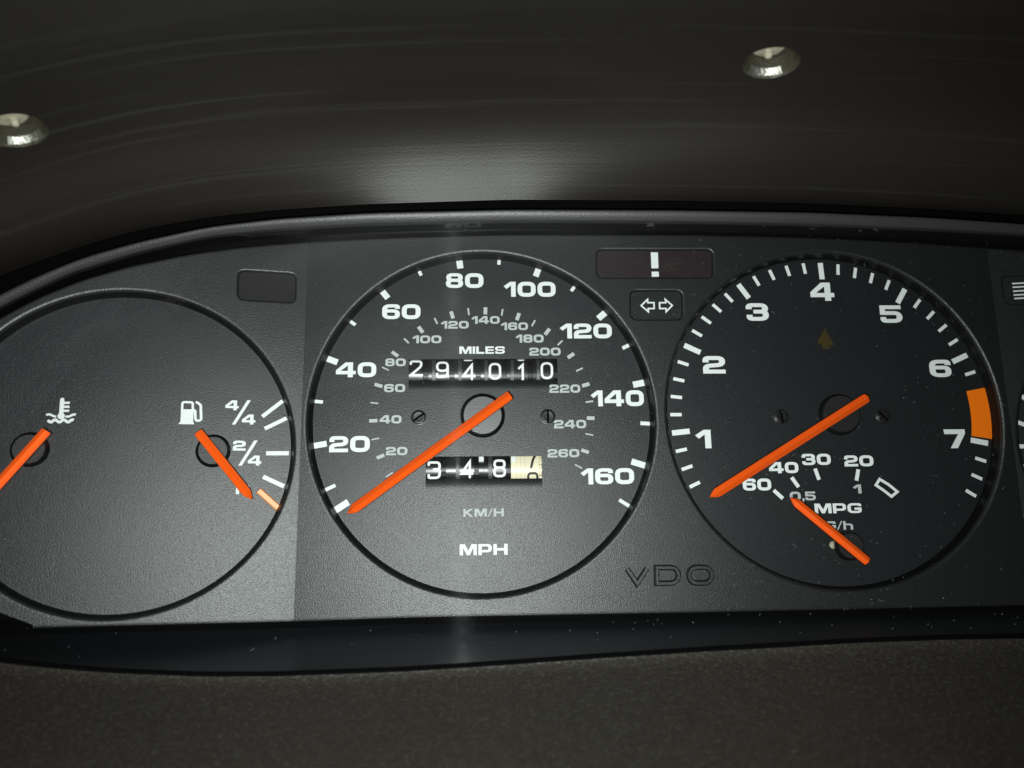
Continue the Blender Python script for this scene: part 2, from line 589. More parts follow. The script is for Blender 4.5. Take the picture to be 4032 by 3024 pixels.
# rounder drum figures, height 1
def drum_glyph(ch):
    w = .138
    h = w / 2
    W_ = .74

    def pl(pts, rad, closed=False, caps=True):
        p = rounded(pts, rad, closed, n=9)
        p = densify(p + ([p[0]] if closed else []), .07)
        if closed:
            p.pop()
        return strip(p, w, 1.0, closed, caps)
    if ch == '0':
        return W_, pl([(h, h), (W_ - h, h), (W_ - h, 1 - h), (h, 1 - h)], .33, True)
    if ch == '8':
        return W_, pl([(h + .02, .53), (W_ - h - .02, .53), (W_ - h - .02, 1 - h), (h + .02, 1 - h)], .24, True) + \
            pl([(h, h), (W_ - h, h), (W_ - h, .53), (h, .53)], .26, True)
    if ch == '9':
        return W_, pl([(h, .42), (W_ - h, .42), (W_ - h, 1 - h), (h, 1 - h)], .30, True) + \
            pl([(W_ - h, .66), (W_ - h, h), (h, h), (h, .24)], [0, .36, .36, 0])
    if ch == '2':
        return W_, pl([(h, .76), (h, 1 - h), (W_ - h, 1 - h), (W_ - h, .60), (h, h), (W_ - .02, h)], [0, .34, .34, .3, 0, 0])
    if ch == '3':
        return W_, pl([(h, .80), (h, 1 - h), (W_ - h, 1 - h), (W_ - h, .54), (.36, .54)], [0, .3, .32, .22, 0]) + \
            pl([(h, .22), (h, h), (W_ - h, h), (W_ - h, .54), (.36, .54)], [0, .3, .32, .22, 0])
    if ch == '4':
        return W_ + .06, pl([(.58, h), (.58, 1 - h), (h, .27), (W_, .27)], [0, 0, 0, 0])
    if ch == '1':
        return .40, pl([(.32, 0), (.32, 1 - h), (h, .68)], [0, 0, 0], caps=False)
    if ch == '7':
        return W_, pl([(h, 1 - h), (W_ - h, 1 - h), (.40, .55), (.28, h)], [0, .03, .3, 0])
    raise KeyError(ch)


def layout(s, gap=.13, glyph=wide_glyph):
    x, polys = 0.0, []
    for ch in s:
        if ch == ' ':
            x += .5
            continue
        w, p = glyph(ch)
        polys += [[(q[0] + x, q[1]) for q in poly] for poly in p]
        x += w + gap
    return x - gap, polys


def print_text(name, s, frame, h, box, material, parent, gap=.13, sub=None):
    """text printed on the plane h above the frame so that it fills the photograph's box (u0, u1, v0, v1)"""
    u0, u1, v0, v1 = box
    a, b = frame.hit(u0, (v0 + v1) / 2, h), frame.hit(u1, (v0 + v1) / 2, h)
    c, d = frame.hit((u0 + u1) / 2, v1, h), frame.hit((u0 + u1) / 2, v0, h)
    wd, polys = layout(s, gap)
    sx, sy = (b.x - a.x) / wd, (d.y - c.y)
    polys = [[(a.x + q[0] * sx, c.y + q[1] * sy) for q in p] for p in polys]
    v, f = union(polys)
    return part(name, [(x, y, h) for x, y in v], f, material, parent)


def flat(name, polys, h, material, parent):
    v, f = union(polys)
    return part(name, [(x, y, h) for x, y in v], f, material, parent)


def arc(cx, cy, r, a0, a1, n):
    return [(cx + r * math.cos(a0 + (a1 - a0) * i / n), cy + r * math.sin(a0 + (a1 - a0) * i / n)) for i in range(n + 1)]


def circle(cx, cy, r, n=96):
    return arc(cx, cy, r, 0, 2 * math.pi, n)[:-1]


def sweep(name, loop, profile, material, parent, closed=True, smooth=True, outward=1.0):
    """profile (offset outwards, height) swept along a counter-clockwise loop"""
    n = len(loop)
    P = [Vector(p) for p in loop]
    norm = []
    for i in range(n):
        a = P[i - 1] if (closed or i > 0) else P[i]
        c = P[(i + 1) % n] if (closed or i < n - 1) else P[i]
        d = (c - a).normalized()
        norm.append(Vector((d.y, -d.x)) * outward)
    verts, faces = [], []
    m = len(profile)
    for i in range(n):
        for off, z in profile:
            q = P[i] + norm[i] * off
            verts.append((q.x, q.y, z))
    for i in range(n if closed else n - 1):
        j = (i + 1) % n
        for k in range(m - 1):
            faces.append((i * m + k, j * m + k, j * m + k + 1, i * m + k + 1))
    return part(name, verts, faces, material, parent, smooth)


def lathe_data(cx, cy, profile, n=64):
    verts, faces = [], []
    m = len(profile)
    for i in range(n):
        t = 2 * math.pi * i / n
        for r, z in profile:
            verts.append((cx + r * math.cos(t), cy + r * math.sin(t), z))
    for i in range(n):
        j = (i + 1) % n
        for k in range(m - 1):
            faces.append((i * m + k, i * m + k + 1, j * m + k + 1, j * m + k))
    return verts, faces


def lathe(name, cx, cy, profile, material, parent, n=64, smooth=True):
    v, f = lathe_data(cx, cy, profile, n)
    return part(name, v, f, material, parent, smooth)


def round_rect(x0, y0, x1, y1, r, n=6):
    return arc(x0 + r, y0 + r, r, math.pi, 1.5 * math.pi, n) + arc(x1 - r, y0 + r, r, 1.5 * math.pi, 2 * math.pi, n) + \
        arc(x1 - r, y1 - r, r, 0, .5 * math.pi, n) + arc(x0 + r, y1 - r, r, .5 * math.pi, math.pi, n)


# ================================================================== large structure
def interp(pts, u):
    if u <= pts[0][0]:
        (a, b), (c, d) = pts[0], pts[1]
    elif u >= pts[-1][0]:
        (a, b), (c, d) = pts[-2], pts[-1]
    else:
        for (a, b), (c, d) in zip(pts, pts[1:]):
            if a <= u <= c:
                break
    return b + (d - b) * (u - a) / (c - a)


def smooth_interp(pts, u, r=70):
    return sum(interp(pts, u + r * k / 3) * w for k, w in ((-3, 1), (-2, 2), (-1, 3), (0, 4), (1, 3), (2, 2), (3, 1))) / 16


VISOR_EDGE = [(-420, 1560), (-250, 1290), (-120, 1150), (0, 1085), (148, 1030), (325, 968), (547, 905), (820, 855), (1094, 826), (1458, 803), (2005, 786),
              (2654, 790), (3201, 801), (3657, 822), (4032, 848), (4500, 900)]
LIP_OUT = [(-420, 1640), (-250, 1370), (-120, 1230), (0, 1159), (148, 1087), (325, 1014), (547, 952), (820, 893), (1094, 861), (1458, 838), (2005, 825),
           (2654, 828), (3201, 837), (3657, 857), (4032, 882), (4500, 935)]
LIP_IN = [(-420, 1720), (-250, 1440), (-120, 1290), (0, 1210), (148, 1138), (273, 1078), (547, 993), (820, 930), (1094, 902), (1458, 882), (2005, 870),
          (2654, 873), (3201, 882), (3657, 902), (4032, 922), (4500, 975)]
MASK_TOP = [(-120, 1330), (0, 1250), (148, 1172), (315, 1103), (510, 1047), (741, 1000), (957, 971), (1203, 951), (1450, 939), (1823, 927), (2016, 922),
            (2654, 922), (3201, 934), (3600, 954), (3885, 975), (4032, 984), (4500, 1035)]
MASK_BOT = [(0, 2478), (127, 2474), (1160, 2449), (1600, 2434), (2800, 2412), (4032, 2384), (4500, 2372)]
SHELF_BOT = [(-420, 2525), (0, 2593), (200, 2614), (434, 2633), (796, 2647), (1085, 2646), (1600, 2627), (1980, 2602), (2360, 2575), (2800, 2547),
             (3079, 2532), (3357, 2515), (3747, 2501), (4032, 2497), (4500, 2490)]

US = [-420 + 60 * i for i in range(99)]


def grid_part(name, rows, material, parent, smooth=True):
    n = len(rows[0])
    verts = [p for r in rows for p in r]
    faces = [(i * n + j, i * n + j + 1, (i + 1) * n + j + 1, (i + 1) * n + j) for i in range(len(rows) - 1) for j in range(n - 1)]
    return part(name, verts, faces, material, parent, smooth)


# ---- visor above the cluster
S_Z = [(0, 9.6), (.035, 10.9), (.074, 12.4), (.115, 14.1), (.158, 16.1), (.2, 18.3), (.24, 20.8), (.285, 24.2), (.33, 28.4), (.369, 32.8), (.453, 43.8), (.579, 62), (.663, 74.8), (.83, 95.5), (1, 114)]
VISOR_TOP = [(-900, -20), (0, -250), (1000, -360), (2200, -400), (3200, -390), (4032, -350), (4900, -260)]


def visor_point(u, s):
    v0, v1 = smooth_interp(VISOR_EDGE, u), smooth_interp(VISOR_TOP, u, 300)
    z = sum(interp(S_Z, max(0, min(1, s + .03 * k))) for k in (-1, 0, 1)) / 3 if s > .04 else interp(S_Z, s)
    # towards the ends the visor leaves the lip more steeply, like a ceiling
    q = min(1.0, max(0.0, abs(u - 1810) - 120) / 1250)
    q = q * q * (3 - 2 * q)
    z += 22.0 * q * (1 - math.exp(-s / .12)) * (1 - s)
    return ray_z(u, v0 + (v1 - v0) * s, z)


def visor_s(u, v):
    v0, v1 = smooth_interp(VISOR_EDGE, u), smooth_interp(VISOR_TOP, u, 300)
    return (v - v0) / (v1 - v0)


visor = thing('binnacle_visor', 'dark brown-black grained vinyl visor curving over the gauges', 'visor', MID)
screw_spots = [(3037, 248), (62, 514)]
screw_data = []
pv, pf, loops = [], [], []
NU, NS = 106, 44
outer = [(u, s) for u, s in ([(-420 + 5900 * i / NU, 0) for i in range(NU)] + [(5480, j / NS) for j in range(NS)] +
                             [(5480 - 5900 * i / NU, 1) for i in range(NU)] + [(-420, 1 - j / NS) for j in range(NS)])]
HOLE_R = 6.6
KS = 1000.0
vv = [Vector((u, s * KS)) for u, s in outer]
ff = [list(range(len(outer)))]
grid_pts = [(-420 + 5900 * i / NU, (j / NS) ** 1.35) for i in range(1, NU) for j in range(1, NS)]
hole_loops = []
for (u, v) in screw_spots:
    s = visor_s(u, v)
    p = visor_point(u, s)
    du = (visor_point(u + 5, s) - visor_point(u - 5, s)) / 10
    ds = (visor_point(u, s + .004) - visor_point(u, s - .004)) / .008
    n = du.cross(ds).normalized()
    if n.dot(CAM - p) < 0:
        n = -n
    ex = du.normalized()
    fr = Frame(p, ex, n)
    loop = []
    for i in range(32):
        t = 2 * math.pi * i / 32
        a, b = HOLE_R * math.cos(t), HOLE_R * math.sin(t)
        q = fr.ex * a + fr.ey * b
        # solve q = du*x + ds*y in the tangent plane
        g11, g12, g22 = du.dot(du), du.dot(ds), ds.dot(ds)
        r1, r2 = q.dot(du), q.dot(ds)
        det = g11 * g22 - g12 * g12
        loop.append((u + (r1 * g22 - r2 * g12) / det, s + (g11 * r2 - g12 * r1) / det))
    hole_loops.append(loop)
    screw_data.append((fr, [fr.local(visor_point(*q)) for q in loop]))
    cu_, cs_ = u, s
    ru = max(abs(q[0] - u) for q in loop) * 1.15
    rs = max(abs(q[1] - s) for q in loop) * 1.15
    grid_pts = [g for g in grid_pts if ((g[0] - cu_) / ru) ** 2 + ((g[1] - cs_) / rs) ** 2 > 1]
for loop in hole_loops:
    b = len(vv)
    vv += [Vector((u, s * KS)) for u, s in loop]
    ff.append(list(range(b, b + len(loop))))
vv += [Vector((u, s * KS)) for u, s in grid_pts]
ov, _, of, _, _, orig = delaunay_2d_cdt(vv, [], ff, 0, 1e-4)
vfaces = [f for f, o in zip(of, orig) if list(o) == [0]]
vverts = [visor_point(q.x, q.y / KS) for q in ov]
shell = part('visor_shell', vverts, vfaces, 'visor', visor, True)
uvl = shell.data.uv_layers.new(name='UVMap')
for lp in shell.data.loops:
    q = ov[lp.vertex_index]
    uvl.data[lp.index].uv = (q.x / 4032.0, q.y / KS)
# thickness of the visor edge and the groove behind it, its shadow painted black
grid_part('visor_groove', [[visor_point(u, 0) for u in US],
                           [ray_z(u, smooth_interp(VISOR_EDGE, u) + 3, 1) for u in US],
                           [ray_z(u, smooth_interp(LIP_OUT, u) + 3, 1) for u in US]], 'black', visor, False)


def lip_row(u):
    a, b = smooth_interp(LIP_OUT, u), smooth_interp(LIP_IN, u)
    return [ray_z(u, a, 11.5), ray_z(u, a + (b - a) * .06, 11.75), ray_z(u, a + (b - a) * .14, 11.8), ray_z(u, a + (b - a) * .5, 11.15),
            ray_z(u, a + (b - a) * .86, 10.5), ray_z(u, a + (b - a) * .95, 10.2), ray_z(u, b, 9.6), ray_z(u, b + 2, 8.6), ray_z(u, b + 9, 6)]


cols = [lip_row(u) for u in US]
grid_part('trim_lip', [list(r) for r in zip(*cols)], 'lip', visor)

grid_part('lip_side', [[ray_z(u, smooth_interp(LIP_OUT, u) + 2, .5) for u in US], [ray_z(u, smooth_interp(LIP_OUT, u) + .5, 11.4) for u in US]], 'black', visor, False)

# ---- the faceplate
plate = thing('cluster_faceplate', 'grained black plastic faceplate around the round gauge openings, with embossed letters', 'faceplate', MID)

SPEEDO_C, SPEEDO_R = (0.628, 32.05), 50.0
TACHO_C, TACHO_R = (104.268, 32.266), 49.9
FUEL_C, SIDE_R = (-45.48, 22.67), 43.65
SIDE_C = (45.48, 22.67)
DEPTH = 4.0
BEAD = 1.15


def facet_parent(frame):
    """panels of the angled ends sit on the same faceplate: an offset matrix under it"""
    return frame


def px_rect(frame, pts, h=0.0):
    q = [frame.hit(u, v, h) for u, v in pts]
    return [(p.x, p.y) for p in q]


C2 = crop(2320, 950, 3.95)
box_bang = [C2(120, 128), C2(1920, 128), C2(1925, 560), C2(130, 560)]
box_turn = [C2(648, 768), C2(1445, 768), C2(1452, 1210), C2(655, 1210)]
box_blank = [(940, 1064), (1164, 1078), (1162, 1190), (938, 1177)]
box_beam = [(3947, 1087), (4170, 1080), (4180, 1190), (3962, 1198)]


def warn_loop(frame, box, r=1.5):
    p = px_rect(frame, box)                                     # tl, tr, br, bl
    loop = rounded([p[3], p[2], p[1], p[0]], r * 1.25, True, n=6)
    return loop


WARN = {'bang': (MID, warn_loop(MID, box_bang)), 'turn': (MID, warn_loop(MID, box_turn)),
        'blank': (LEFT, warn_loop(LEFT, box_blank)), 'beam': (RIGHT, warn_loop(RIGHT, box_beam))}


def offset_loop(loop, d):
    n = len(loop)
    out = []
    for i in range(n):
        a, c = Vector(loop[i - 1]), Vector(loop[(i + 1) % n])
        t = (c - a).normalized()
        out.append((loop[i][0] + t.y * d, loop[i][1] - t.x * d))
    return out


def build_panel(frame, edge_pts_top, edge_pts_bot, side_l, side_r, openings, warns, extra_left=None):
    """one flat facet of the faceplate; edges given as local points left to right"""
    holder = bpy.data.objects.new('panel', None)
    top = edge_pts_top
    bot = edge_pts_bot
    inset = .9
    top_in = [(x, y - inset) for x, y in top]
    bot_in = [(x, y + inset) for x, y in bot]
    poly = bot_in + list(reversed(top_in))
    if extra_left:
        poly = bot_in + list(reversed(top_in)) + extra_left
    holes = [circle(c[0], c[1], r + BEAD, 120) for c, r in openings] + [offset_loop(l, .7) for l in warns]
    v, f = with_holes(poly, holes)
    m = MID.matrix().inverted() @ frame.matrix()
    o = part('panel', [(x, y, 0) for x, y in v], f, 'mask', plate)
    o.matrix_local = m
    bpy.data.objects.remove(holder)
    for (c, r) in openings:
        lp = circle(c[0], c[1], r, 144)
        b = sweep('opening_bead', lp, [(BEAD, 0), (.98, 0), (.66, -.06), (.38, -.2), (.16, -.45), (.04, -.75), (0, -1.1)], 'mask', plate)
        b.matrix_local = m
        w = sweep('opening_wall', lp, [(0, -1.1), (-.25, -1.9), (-.7, -DEPTH + .05)], 'wall', plate)
        w.matrix_local = m
    for l in warns:
        b = sweep('window_bead', l, [(.7, 0), (.6, 0), (.38, -.05), (.18, -.17), (.05, -.36), (0, -.6), (0, -1.25)], 'mask', plate)
        b.matrix_local = m
    for pts, sgn in ((top, 1), (bot, -1)):
        prof = [(.9, 0), (.5, -.02), (.2, -.12), (.04, -.32), (0, -.6), (0, -2.6)] if sgn > 0 else [(.9, 0), (.3, -.01), (.06, -.12), (0, -.3), (0, -2.6)]
        b = sweep('edge_bead', pts, prof, 'mask', plate, closed=False, outward=float(sgn))
        b.matrix_local = m
    return o


def edge(frame, curve, u0, u1, n=24):
    out = []
    for i in range(n + 1):
        u = u0 + (u1 - u0) * i / n
        p = frame.hit(u, smooth_interp(curve, u, 40))
        out.append((p.x, p.y))
    return out


def clip_to(pts, x0=None, x1=None):
    out = []
    for a, b in zip(pts, pts[1:]):
        for lim in (x0, x1):
            pass
        out.append(a)
    out.append(pts[-1])
    if x0 is not None:
        while out[1][0] < x0:
            out.pop(0)
        t = (x0 - out[0][0]) / (out[1][0] - out[0][0])
        out[0] = (x0, out[0][1] + (out[1][1] - out[0][1]) * t)
    if x1 is not None:
        while out[-2][0] > x1:
            out.pop()
        t = (x1 - out[-2][0]) / (out[-1][0] - out[-2][0])
        out[-1] = (x1, out[-2][1] + (out[-1][1] - out[-2][1]) * t)
    return out


mid_top = clip_to(edge(MID, MASK_TOP, 1100, 4032), HINGE_L, HINGE_R)
mid_bot = clip_to(edge(MID, MASK_BOT, 1000, 4200), HINGE_L, HINGE_R)
build_panel(MID, mid_top, mid_bot, None, None, [(SPEEDO_C, SPEEDO_R), (TACHO_C, TACHO_R)], [WARN['bang'][1], WARN['turn'][1]])
left_top = clip_to(edge(LEFT, MASK_TOP, -120, 1300), None, 0.0)
left_bot = clip_to(edge(LEFT, MASK_BOT, 127, 1300), None, 0.0)
lx = [LEFT.hit(u, v) for u, v in ((-120, 1330), (-230, 1480), (-290, 1680), (-300, 1900), (-255, 2110), (-130, 2320), (0, 2412), (127, 2474))]
lx = [(p.x, p.y) for p in lx]
# the left end: the round outline hugs the gauge opening
left_extra = [(x + .0, y) for x, y in lx[1:-1]]
build_panel(LEFT, left_top, left_bot, None, None, [(FUEL_C, SIDE_R)], [WARN['blank'][1]], left_extra)
right_top = clip_to(edge(RIGHT, MASK_TOP, 3800, 4500), 0.0, None)
right_bot = clip_to(edge(RIGHT, MASK_BOT, 3900, 4500), 0.0, None)
# the panel runs on past the right edge of the picture
xr = SIDE_C[0] + SIDE_R + 4
right_top = [p for p in right_top if p[0] < 12] + [(14 + i * (xr - 14) / 12, right_top[-1][1] - 0.028 * (i * (xr - 14) / 12) ** 1.5 / 8) for i in range(13)]
right_bot = [p for p in right_bot if p[0] < 12] + [(14 + i * (xr - 14) / 12, right_bot[-1][1]) for i in range(13)]
right_top = [(x, max(y, SIDE_C[1] + math.sqrt(max(0, (SIDE_R + 3) ** 2 - (x - SIDE_C[0]) ** 2)))) if x > 14 else (x, y) for x, y in right_top]
build_panel(RIGHT, right_top, right_bot, None, None, [(SIDE_C, SIDE_R)], [WARN['beam'][1]])

# embossed letters
CE = crop(1600, 2000, 1.843)


def embossed(pts, closed):
    w = .80
    prof = [(-w, -.02), (-w * .72, .80), (-w * .42, 1.0), (w * .42, 1.0), (w * .72, .80), (w, -.02)]
    n = len(pts)
    P = [Vector(p) for p in pts]
    verts, faces = [], []
    for i in range(n):
        a = P[i - 1] if (closed or i > 0) else P[i]
        c = P[(i + 1) % n] if (closed or i < n - 1) else P[i]
        d1 = (P[i] - a).normalized() if (P[i] - a).length > 1e-6 else (c - P[i]).normalized()
        d2 = (c - P[i]).normalized() if (c - P[i]).length > 1e-6 else d1
        n1, n2 = Vector((-d1.y, d1.x)), Vector((-d2.y, d2.x))
        m = (n1 + n2).normalized()
        k = 1 / max(m.dot(n1), .45)
        for o, z in prof:
            q = P[i] + m * o * k
            verts.append((q.x, q.y, z))
    k = len(prof)
    for i in range(n if closed else n - 1):
        j = (i + 1) % n
        for t in range(k - 1):
            faces.append((i * k + t, i * k + t + 1, j * k + t + 1, j * k + t))
    if not closed:
        faces.append(tuple(range(k)))
        faces.append(tuple(range((n - 1) * k, n * k))[::-1])
    part('embossed_letter', verts, faces, 'mask', plate)


def mm(frame, c, pts):
    return [tuple(frame.hit(*c(x, y))[:2]) for x, y in pts]


embossed(mm(MID, CE, [(1600, 440), (1672, 548), (1744, 440)]), False)
embossed(rounded(mm(MID, CE, [(1813, 433), (1972, 432), (1972, 545), (1816, 547)]), [0, 3, 3, 0], True, n=10, cw=.72), True)
embossed(rounded(mm(MID, CE, [(2047, 432), (2212, 430), (2214, 544), (2050, 545)]), 3.0, True, n=10, cw=.72), True)

# shelf under the faceplate and a black strip standing for the shade between them
shelf = thing('cluster_shelf', 'narrow dark grey shelf under the faceplate, seen through the clear lens', 'shelf', MID)


def lower_row(u):
    b = smooth_interp(MASK_BOT, u, 40)
    e = smooth_interp(SHELF_BOT, u)
    return b, e


UL = [-1200 + 60 * i for i in range(112)]
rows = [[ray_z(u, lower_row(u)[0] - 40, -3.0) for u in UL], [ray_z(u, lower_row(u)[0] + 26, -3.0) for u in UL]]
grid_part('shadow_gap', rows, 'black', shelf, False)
rows = [[ray_z(u, lower_row(u)[0] + 24, -2.9) for u in UL]]
rows += [[ray_z(u, lower_row(u)[0] + 24 + (lower_row(u)[1] - lower_row(u)[0] - 24) * t, -2.9 + 28.6 * t) for u in UL] for t in (.02, .15, .3, .5, .7, .9, 1.0)]
grid_part('shelf_top', rows, 'shelf', shelf)
# black liner between lens frame and faceplate, along the top
rows = [[ray_z(u, smooth_interp(LIP_IN, u) + 8, 6.2) for u in US],
        [ray_z(u, smooth_interp(LIP_IN, u) + 8 + (smooth_interp(MASK_TOP, u, 40) - smooth_interp(LIP_IN, u) - 10) * .55, 3) for u in US],
        [ray_z(u, smooth_interp(MASK_TOP, u, 40) + 2, -2.0) for u in US]]
grid_part('liner', rows, 'wall', shelf)

# ---- dashboard below
dash = thing('lower_dashboard', 'brown-black grained vinyl dashboard running along below the cluster', 'dashboard', MID)
DZ = [(0, 28.5), (.02, 29), (.05, 31), (.12, 36.5), (.25, 47), (.45, 62), (.7, 79), (1, 98)]
rows = []
for s, z in DZ:
    rows.append([ray_z(u, smooth_interp(SHELF_BOT, u) + 18 + (3560 - smooth_interp(SHELF_BOT, u)) * s, z) for u in UL])
grid_part('lens_seal', [[ray_z(u, smooth_interp(SHELF_BOT, u) - 3, 25.9) for u in UL], [ray_z(u, smooth_interp(SHELF_BOT, u) + 3, 27.4) for u in UL],
                        [ray_z(u, smooth_interp(SHELF_BOT, u) + 20, 27.8) for u in UL]], 'black', dash)
grid_part('dashboard_top', rows, 'dash', dash)

# ---- clear lens: a slab that leans towards the driver at the top
lens = thing('cluster_lens', 'clear plastic lens covering all the gauges, dusty and finely scratched', 'lens', MID)
UL2 = [-400 + 100 * i for i in range(59)]


def lens_pt(u, t, dz):
    a = ray_z(u, smooth_interp(LIP_IN, u) + 6, 7.4)
    b = ray_z(u, smooth_interp(SHELF_BOT, u) - 2, 27.0)
    p = a + (b - a) * t
    p = p + Vector((0, .25, 1)).normalized() * dz
    return p


nt_ = 12
verts, faces, uvs = [], [], []
for dz in (0.0, -1.8):
    for i in range(nt_ + 1):
        for u in UL2:
            verts.append(lens_pt(u, i / nt_, dz))
            uvs.append((u / 4032, -i / nt_))
k = len(UL2)
base = (nt_ + 1) * k
for i in range(nt_):
    for j in range(k - 1):
        faces.append((i * k + j, (i + 1) * k + j, (i + 1) * k + j + 1, i * k + j + 1))
        faces.append((base + i * k + j, base + i * k + j + 1, base + (i + 1) * k + j + 1, base + (i + 1) * k + j))
for r0, r1 in ((0, base), (nt_ * k, base + nt_ * k)):      # cut edges of the slab, with their own vertices
    e0 = len(verts)
    verts += [verts[r0 + j] for j in range(k)] + [verts[r1 + j] for j in range(k)]
    uvs += [uvs[r0 + j] for j in range(k)] + [uvs[r1 + j] for j in range(k)]
    faces += [(e0 + j, e0 + j + 1, e0 + k + j + 1, e0 + k + j) for j in range(k - 1)]
lens_ob = part('lens_sheet', verts, faces, 'lens', lens, True)
uvl = lens_ob.data.uv_layers.new(name='UVMap')
for lp in lens_ob.data.loops:
    uvl.data[lp.index].uv = uvs[lp.vertex_index]

# ================================================================== gauges
PRINT = .06


def tick_mesh(l, w, cache={}):
    key = (round(l, 1), round(w, 1))
    if key not in cache:
        a, b = key[0] / 2, key[1] / 2
        cache[key] = mesh('tick_mark', [(-a, -b, 0), (a, -b, 0), (a, b, 0), (-a, b, 0)], [(0, 1, 2, 3)])
    return cache[key]


def tick(parent, x, y, ang, l, w, h, material):
    me = tick_mesh(l, w)
    if me.materials and me.materials[0] is not M[material]:
        me = me.copy()
        me.materials.clear()
    o = link('tick_mark', me, material, parent)
    o.location = (x * S, y * S, h * S)
    o.rotation_euler = (0, 0, ang)
    return o


def px_tick(parent, frame, h, hub, u, v, l, w, material='white', direction=None):
    p = frame.hit(u, v, h)
    sc = (frame.hit(u + 10, v, h) - frame.hit(u - 10, v, h)).length / 20
    ang = math.atan2(p.y - hub[1], p.x - hub[0]) if direction is None else direction
    return tick(parent, p.x, p.y, ang, l * sc, w * sc, h, material)


def needle(parent, tail, tip, w, z, hgt=2.0):
    """two-facet pointer from tail to a bevelled tip"""
    t, e = Vector(tail[:2]), Vector(tip[:2])
    d = (e - t).normalized()
    n = Vector((-d.y, d.x))
    L = (e - t).length
    hw = w / 2

    def ring(s, k, zz, ridge):
        c = t + d * s
        return [(*(c + n * hw * k), z), (*(c + n * hw * k * .96), z + zz * .34), (*c, z + zz * ridge), (*(c - n * hw * k * .96), z + zz * .34), (*(c - n * hw * k), z)]
    st = [(0, .94, hgt, .9), (.5, 1, hgt, 1), (L * .5, 1, hgt, 1), (L - 2.6, 1, hgt, 1), (L - 1.7, .78, hgt, .92), (L - .1, .10, hgt * .5, .8), (L, .04, hgt * .4, .8)]
    verts, faces = [], []
    for s in st:
        verts += ring(*s)
    for i in range(len(st) - 1):
        for j in range(4):
            faces.append((i * 5 + j, i * 5 + j + 1, (i + 1) * 5 + j + 1, (i + 1) * 5 + j))
    faces.append((4, 3, 2, 1, 0))
    b = (len(st) - 1) * 5
    faces.append((b, b + 1, b + 2, b + 3, b + 4))
    o = part('needle', verts, faces, 'needle', parent)
    # black strip under the orange bar, slightly wider than it
    bv, bf = [], []
    for s, k in ((-.25, 1.02), (L - 2.6, 1.06), (L - .5, .2)):
        c = t + d * s
        for zz in (z - .02, z - .7):
            bv += [(*(c + n * hw * k), zz), (*(c - n * hw * k), zz)]
    for i in range(2):
        a, b = i * 4, i * 4 + 4
        bf += [(a, a + 1, b + 1, b), (a + 2, b + 2, b + 3, a + 3), (a, b, b + 2, a + 2), (a + 1, a + 3, b + 3, b + 1)]
    bf += [(0, 2, 3, 1), (8, 9, 11, 10)]
    part('needle_underside', bv, bf, 'needle_back', o)
    return o


def hub_cap(parent, c, r, z0, z1, top='hub', ch=.8):
    o = lathe('hub', c[0], c[1], [(r, z0), (r, z0 + (z1 - z0) * .3), (r - ch * .8, z1 - .12), (r - ch, z1)], 'needle_back', parent)
    lathe('hub_face', c[0], c[1], [(r - ch, z1), (.001, z1)], top, o, 64, False)
    return o


def screw(parent, c, r, z, ang):
    o = lathe('screw', c[0], c[1], [(r + .25, z + .02), (r + .1, z + .10), (r - .05, z + .02), (r - .12, z + .30), (r - .4, z + .40), (r - .7, z + .34), (.001, z + .40)], 'screw', parent, 32)
    dx, dy = math.cos(ang) * r * .97, math.sin(ang) * r * .97
    nx, ny = -math.sin(ang) * r * .15, math.cos(ang) * r * .15
    zz = z + .45
    part('screw_slot', [(c[0] - dx - nx, c[1] - dy - ny, zz - .25), (c[0] + dx - nx, c[1] + dy - ny, zz - .25), (c[0] + dx + nx, c[1] + dy + ny, zz - .25),
                        (c[0] - dx + nx, c[1] - dy + ny, zz - .25),
                        (c[0] - dx * .9 - nx, c[1] - dy * .9 - ny, z + .47), (c[0] + dx * .9 - nx, c[1] + dy * .9 - ny, z + .47),
                        (c[0] + dx * .9 + nx, c[1] + dy * .9 + ny, z + .47), (c[0] - dx * .9 + nx, c[1] - dy * .9 + ny, z + .47)],
         [(0, 1, 5, 4), (1, 2, 6, 5), (2, 3, 7, 6), (3, 0, 4, 7), (4, 5, 6, 7)], 'black', o)
    return o


def disc_face(parent, c, r, z, holes=()):
    v, f = with_holes(circle(c[0], c[1], r, 144), [list(h) for h in holes])
    return part('dial_face', [(x, y, z) for x, y in v], f, 'dial', parent)


ZD = -DEPTH
ZP = ZD + PRINT

# ------------------------------------------------------------------ speedometer
sp = thing('speedometer', 'large round speedometer with white 20 to 160 scale, the middle dial', 'speedometer', MID)
A = crop(1200, 950, 2.765)
B = crop(1900, 950, 2.765)
C = crop(1200, 1500, 2.765)
D = crop(1900, 1500, 2.765)


def bx(c, x0, x1, y0, y1):
    a, b = c(x0, y0), c(x1, y1)
    return (a[0], b[0], a[1], b[1])


# odometer windows, cut through the dial; the dial dips a little below each
odo_px = [(1609, 1414), (2195, 1413), (2195, 1496), (1609, 1498)]
trip_px = [(1676, 1798), (2134, 1795), (2134.5, 1883), (1676.5, 1888)]
odo_q = [MID.hit(u, v, ZD) for u, v in odo_px]
trip_q = [MID.hit(u, v, ZD) for u, v in trip_px]


def win_rect(q):
    return (q[0].x + q[3].x) / 2, (q[2].y + q[3].y) / 2, (q[1].x + q[2].x) / 2, (q[0].y + q[1].y) / 2


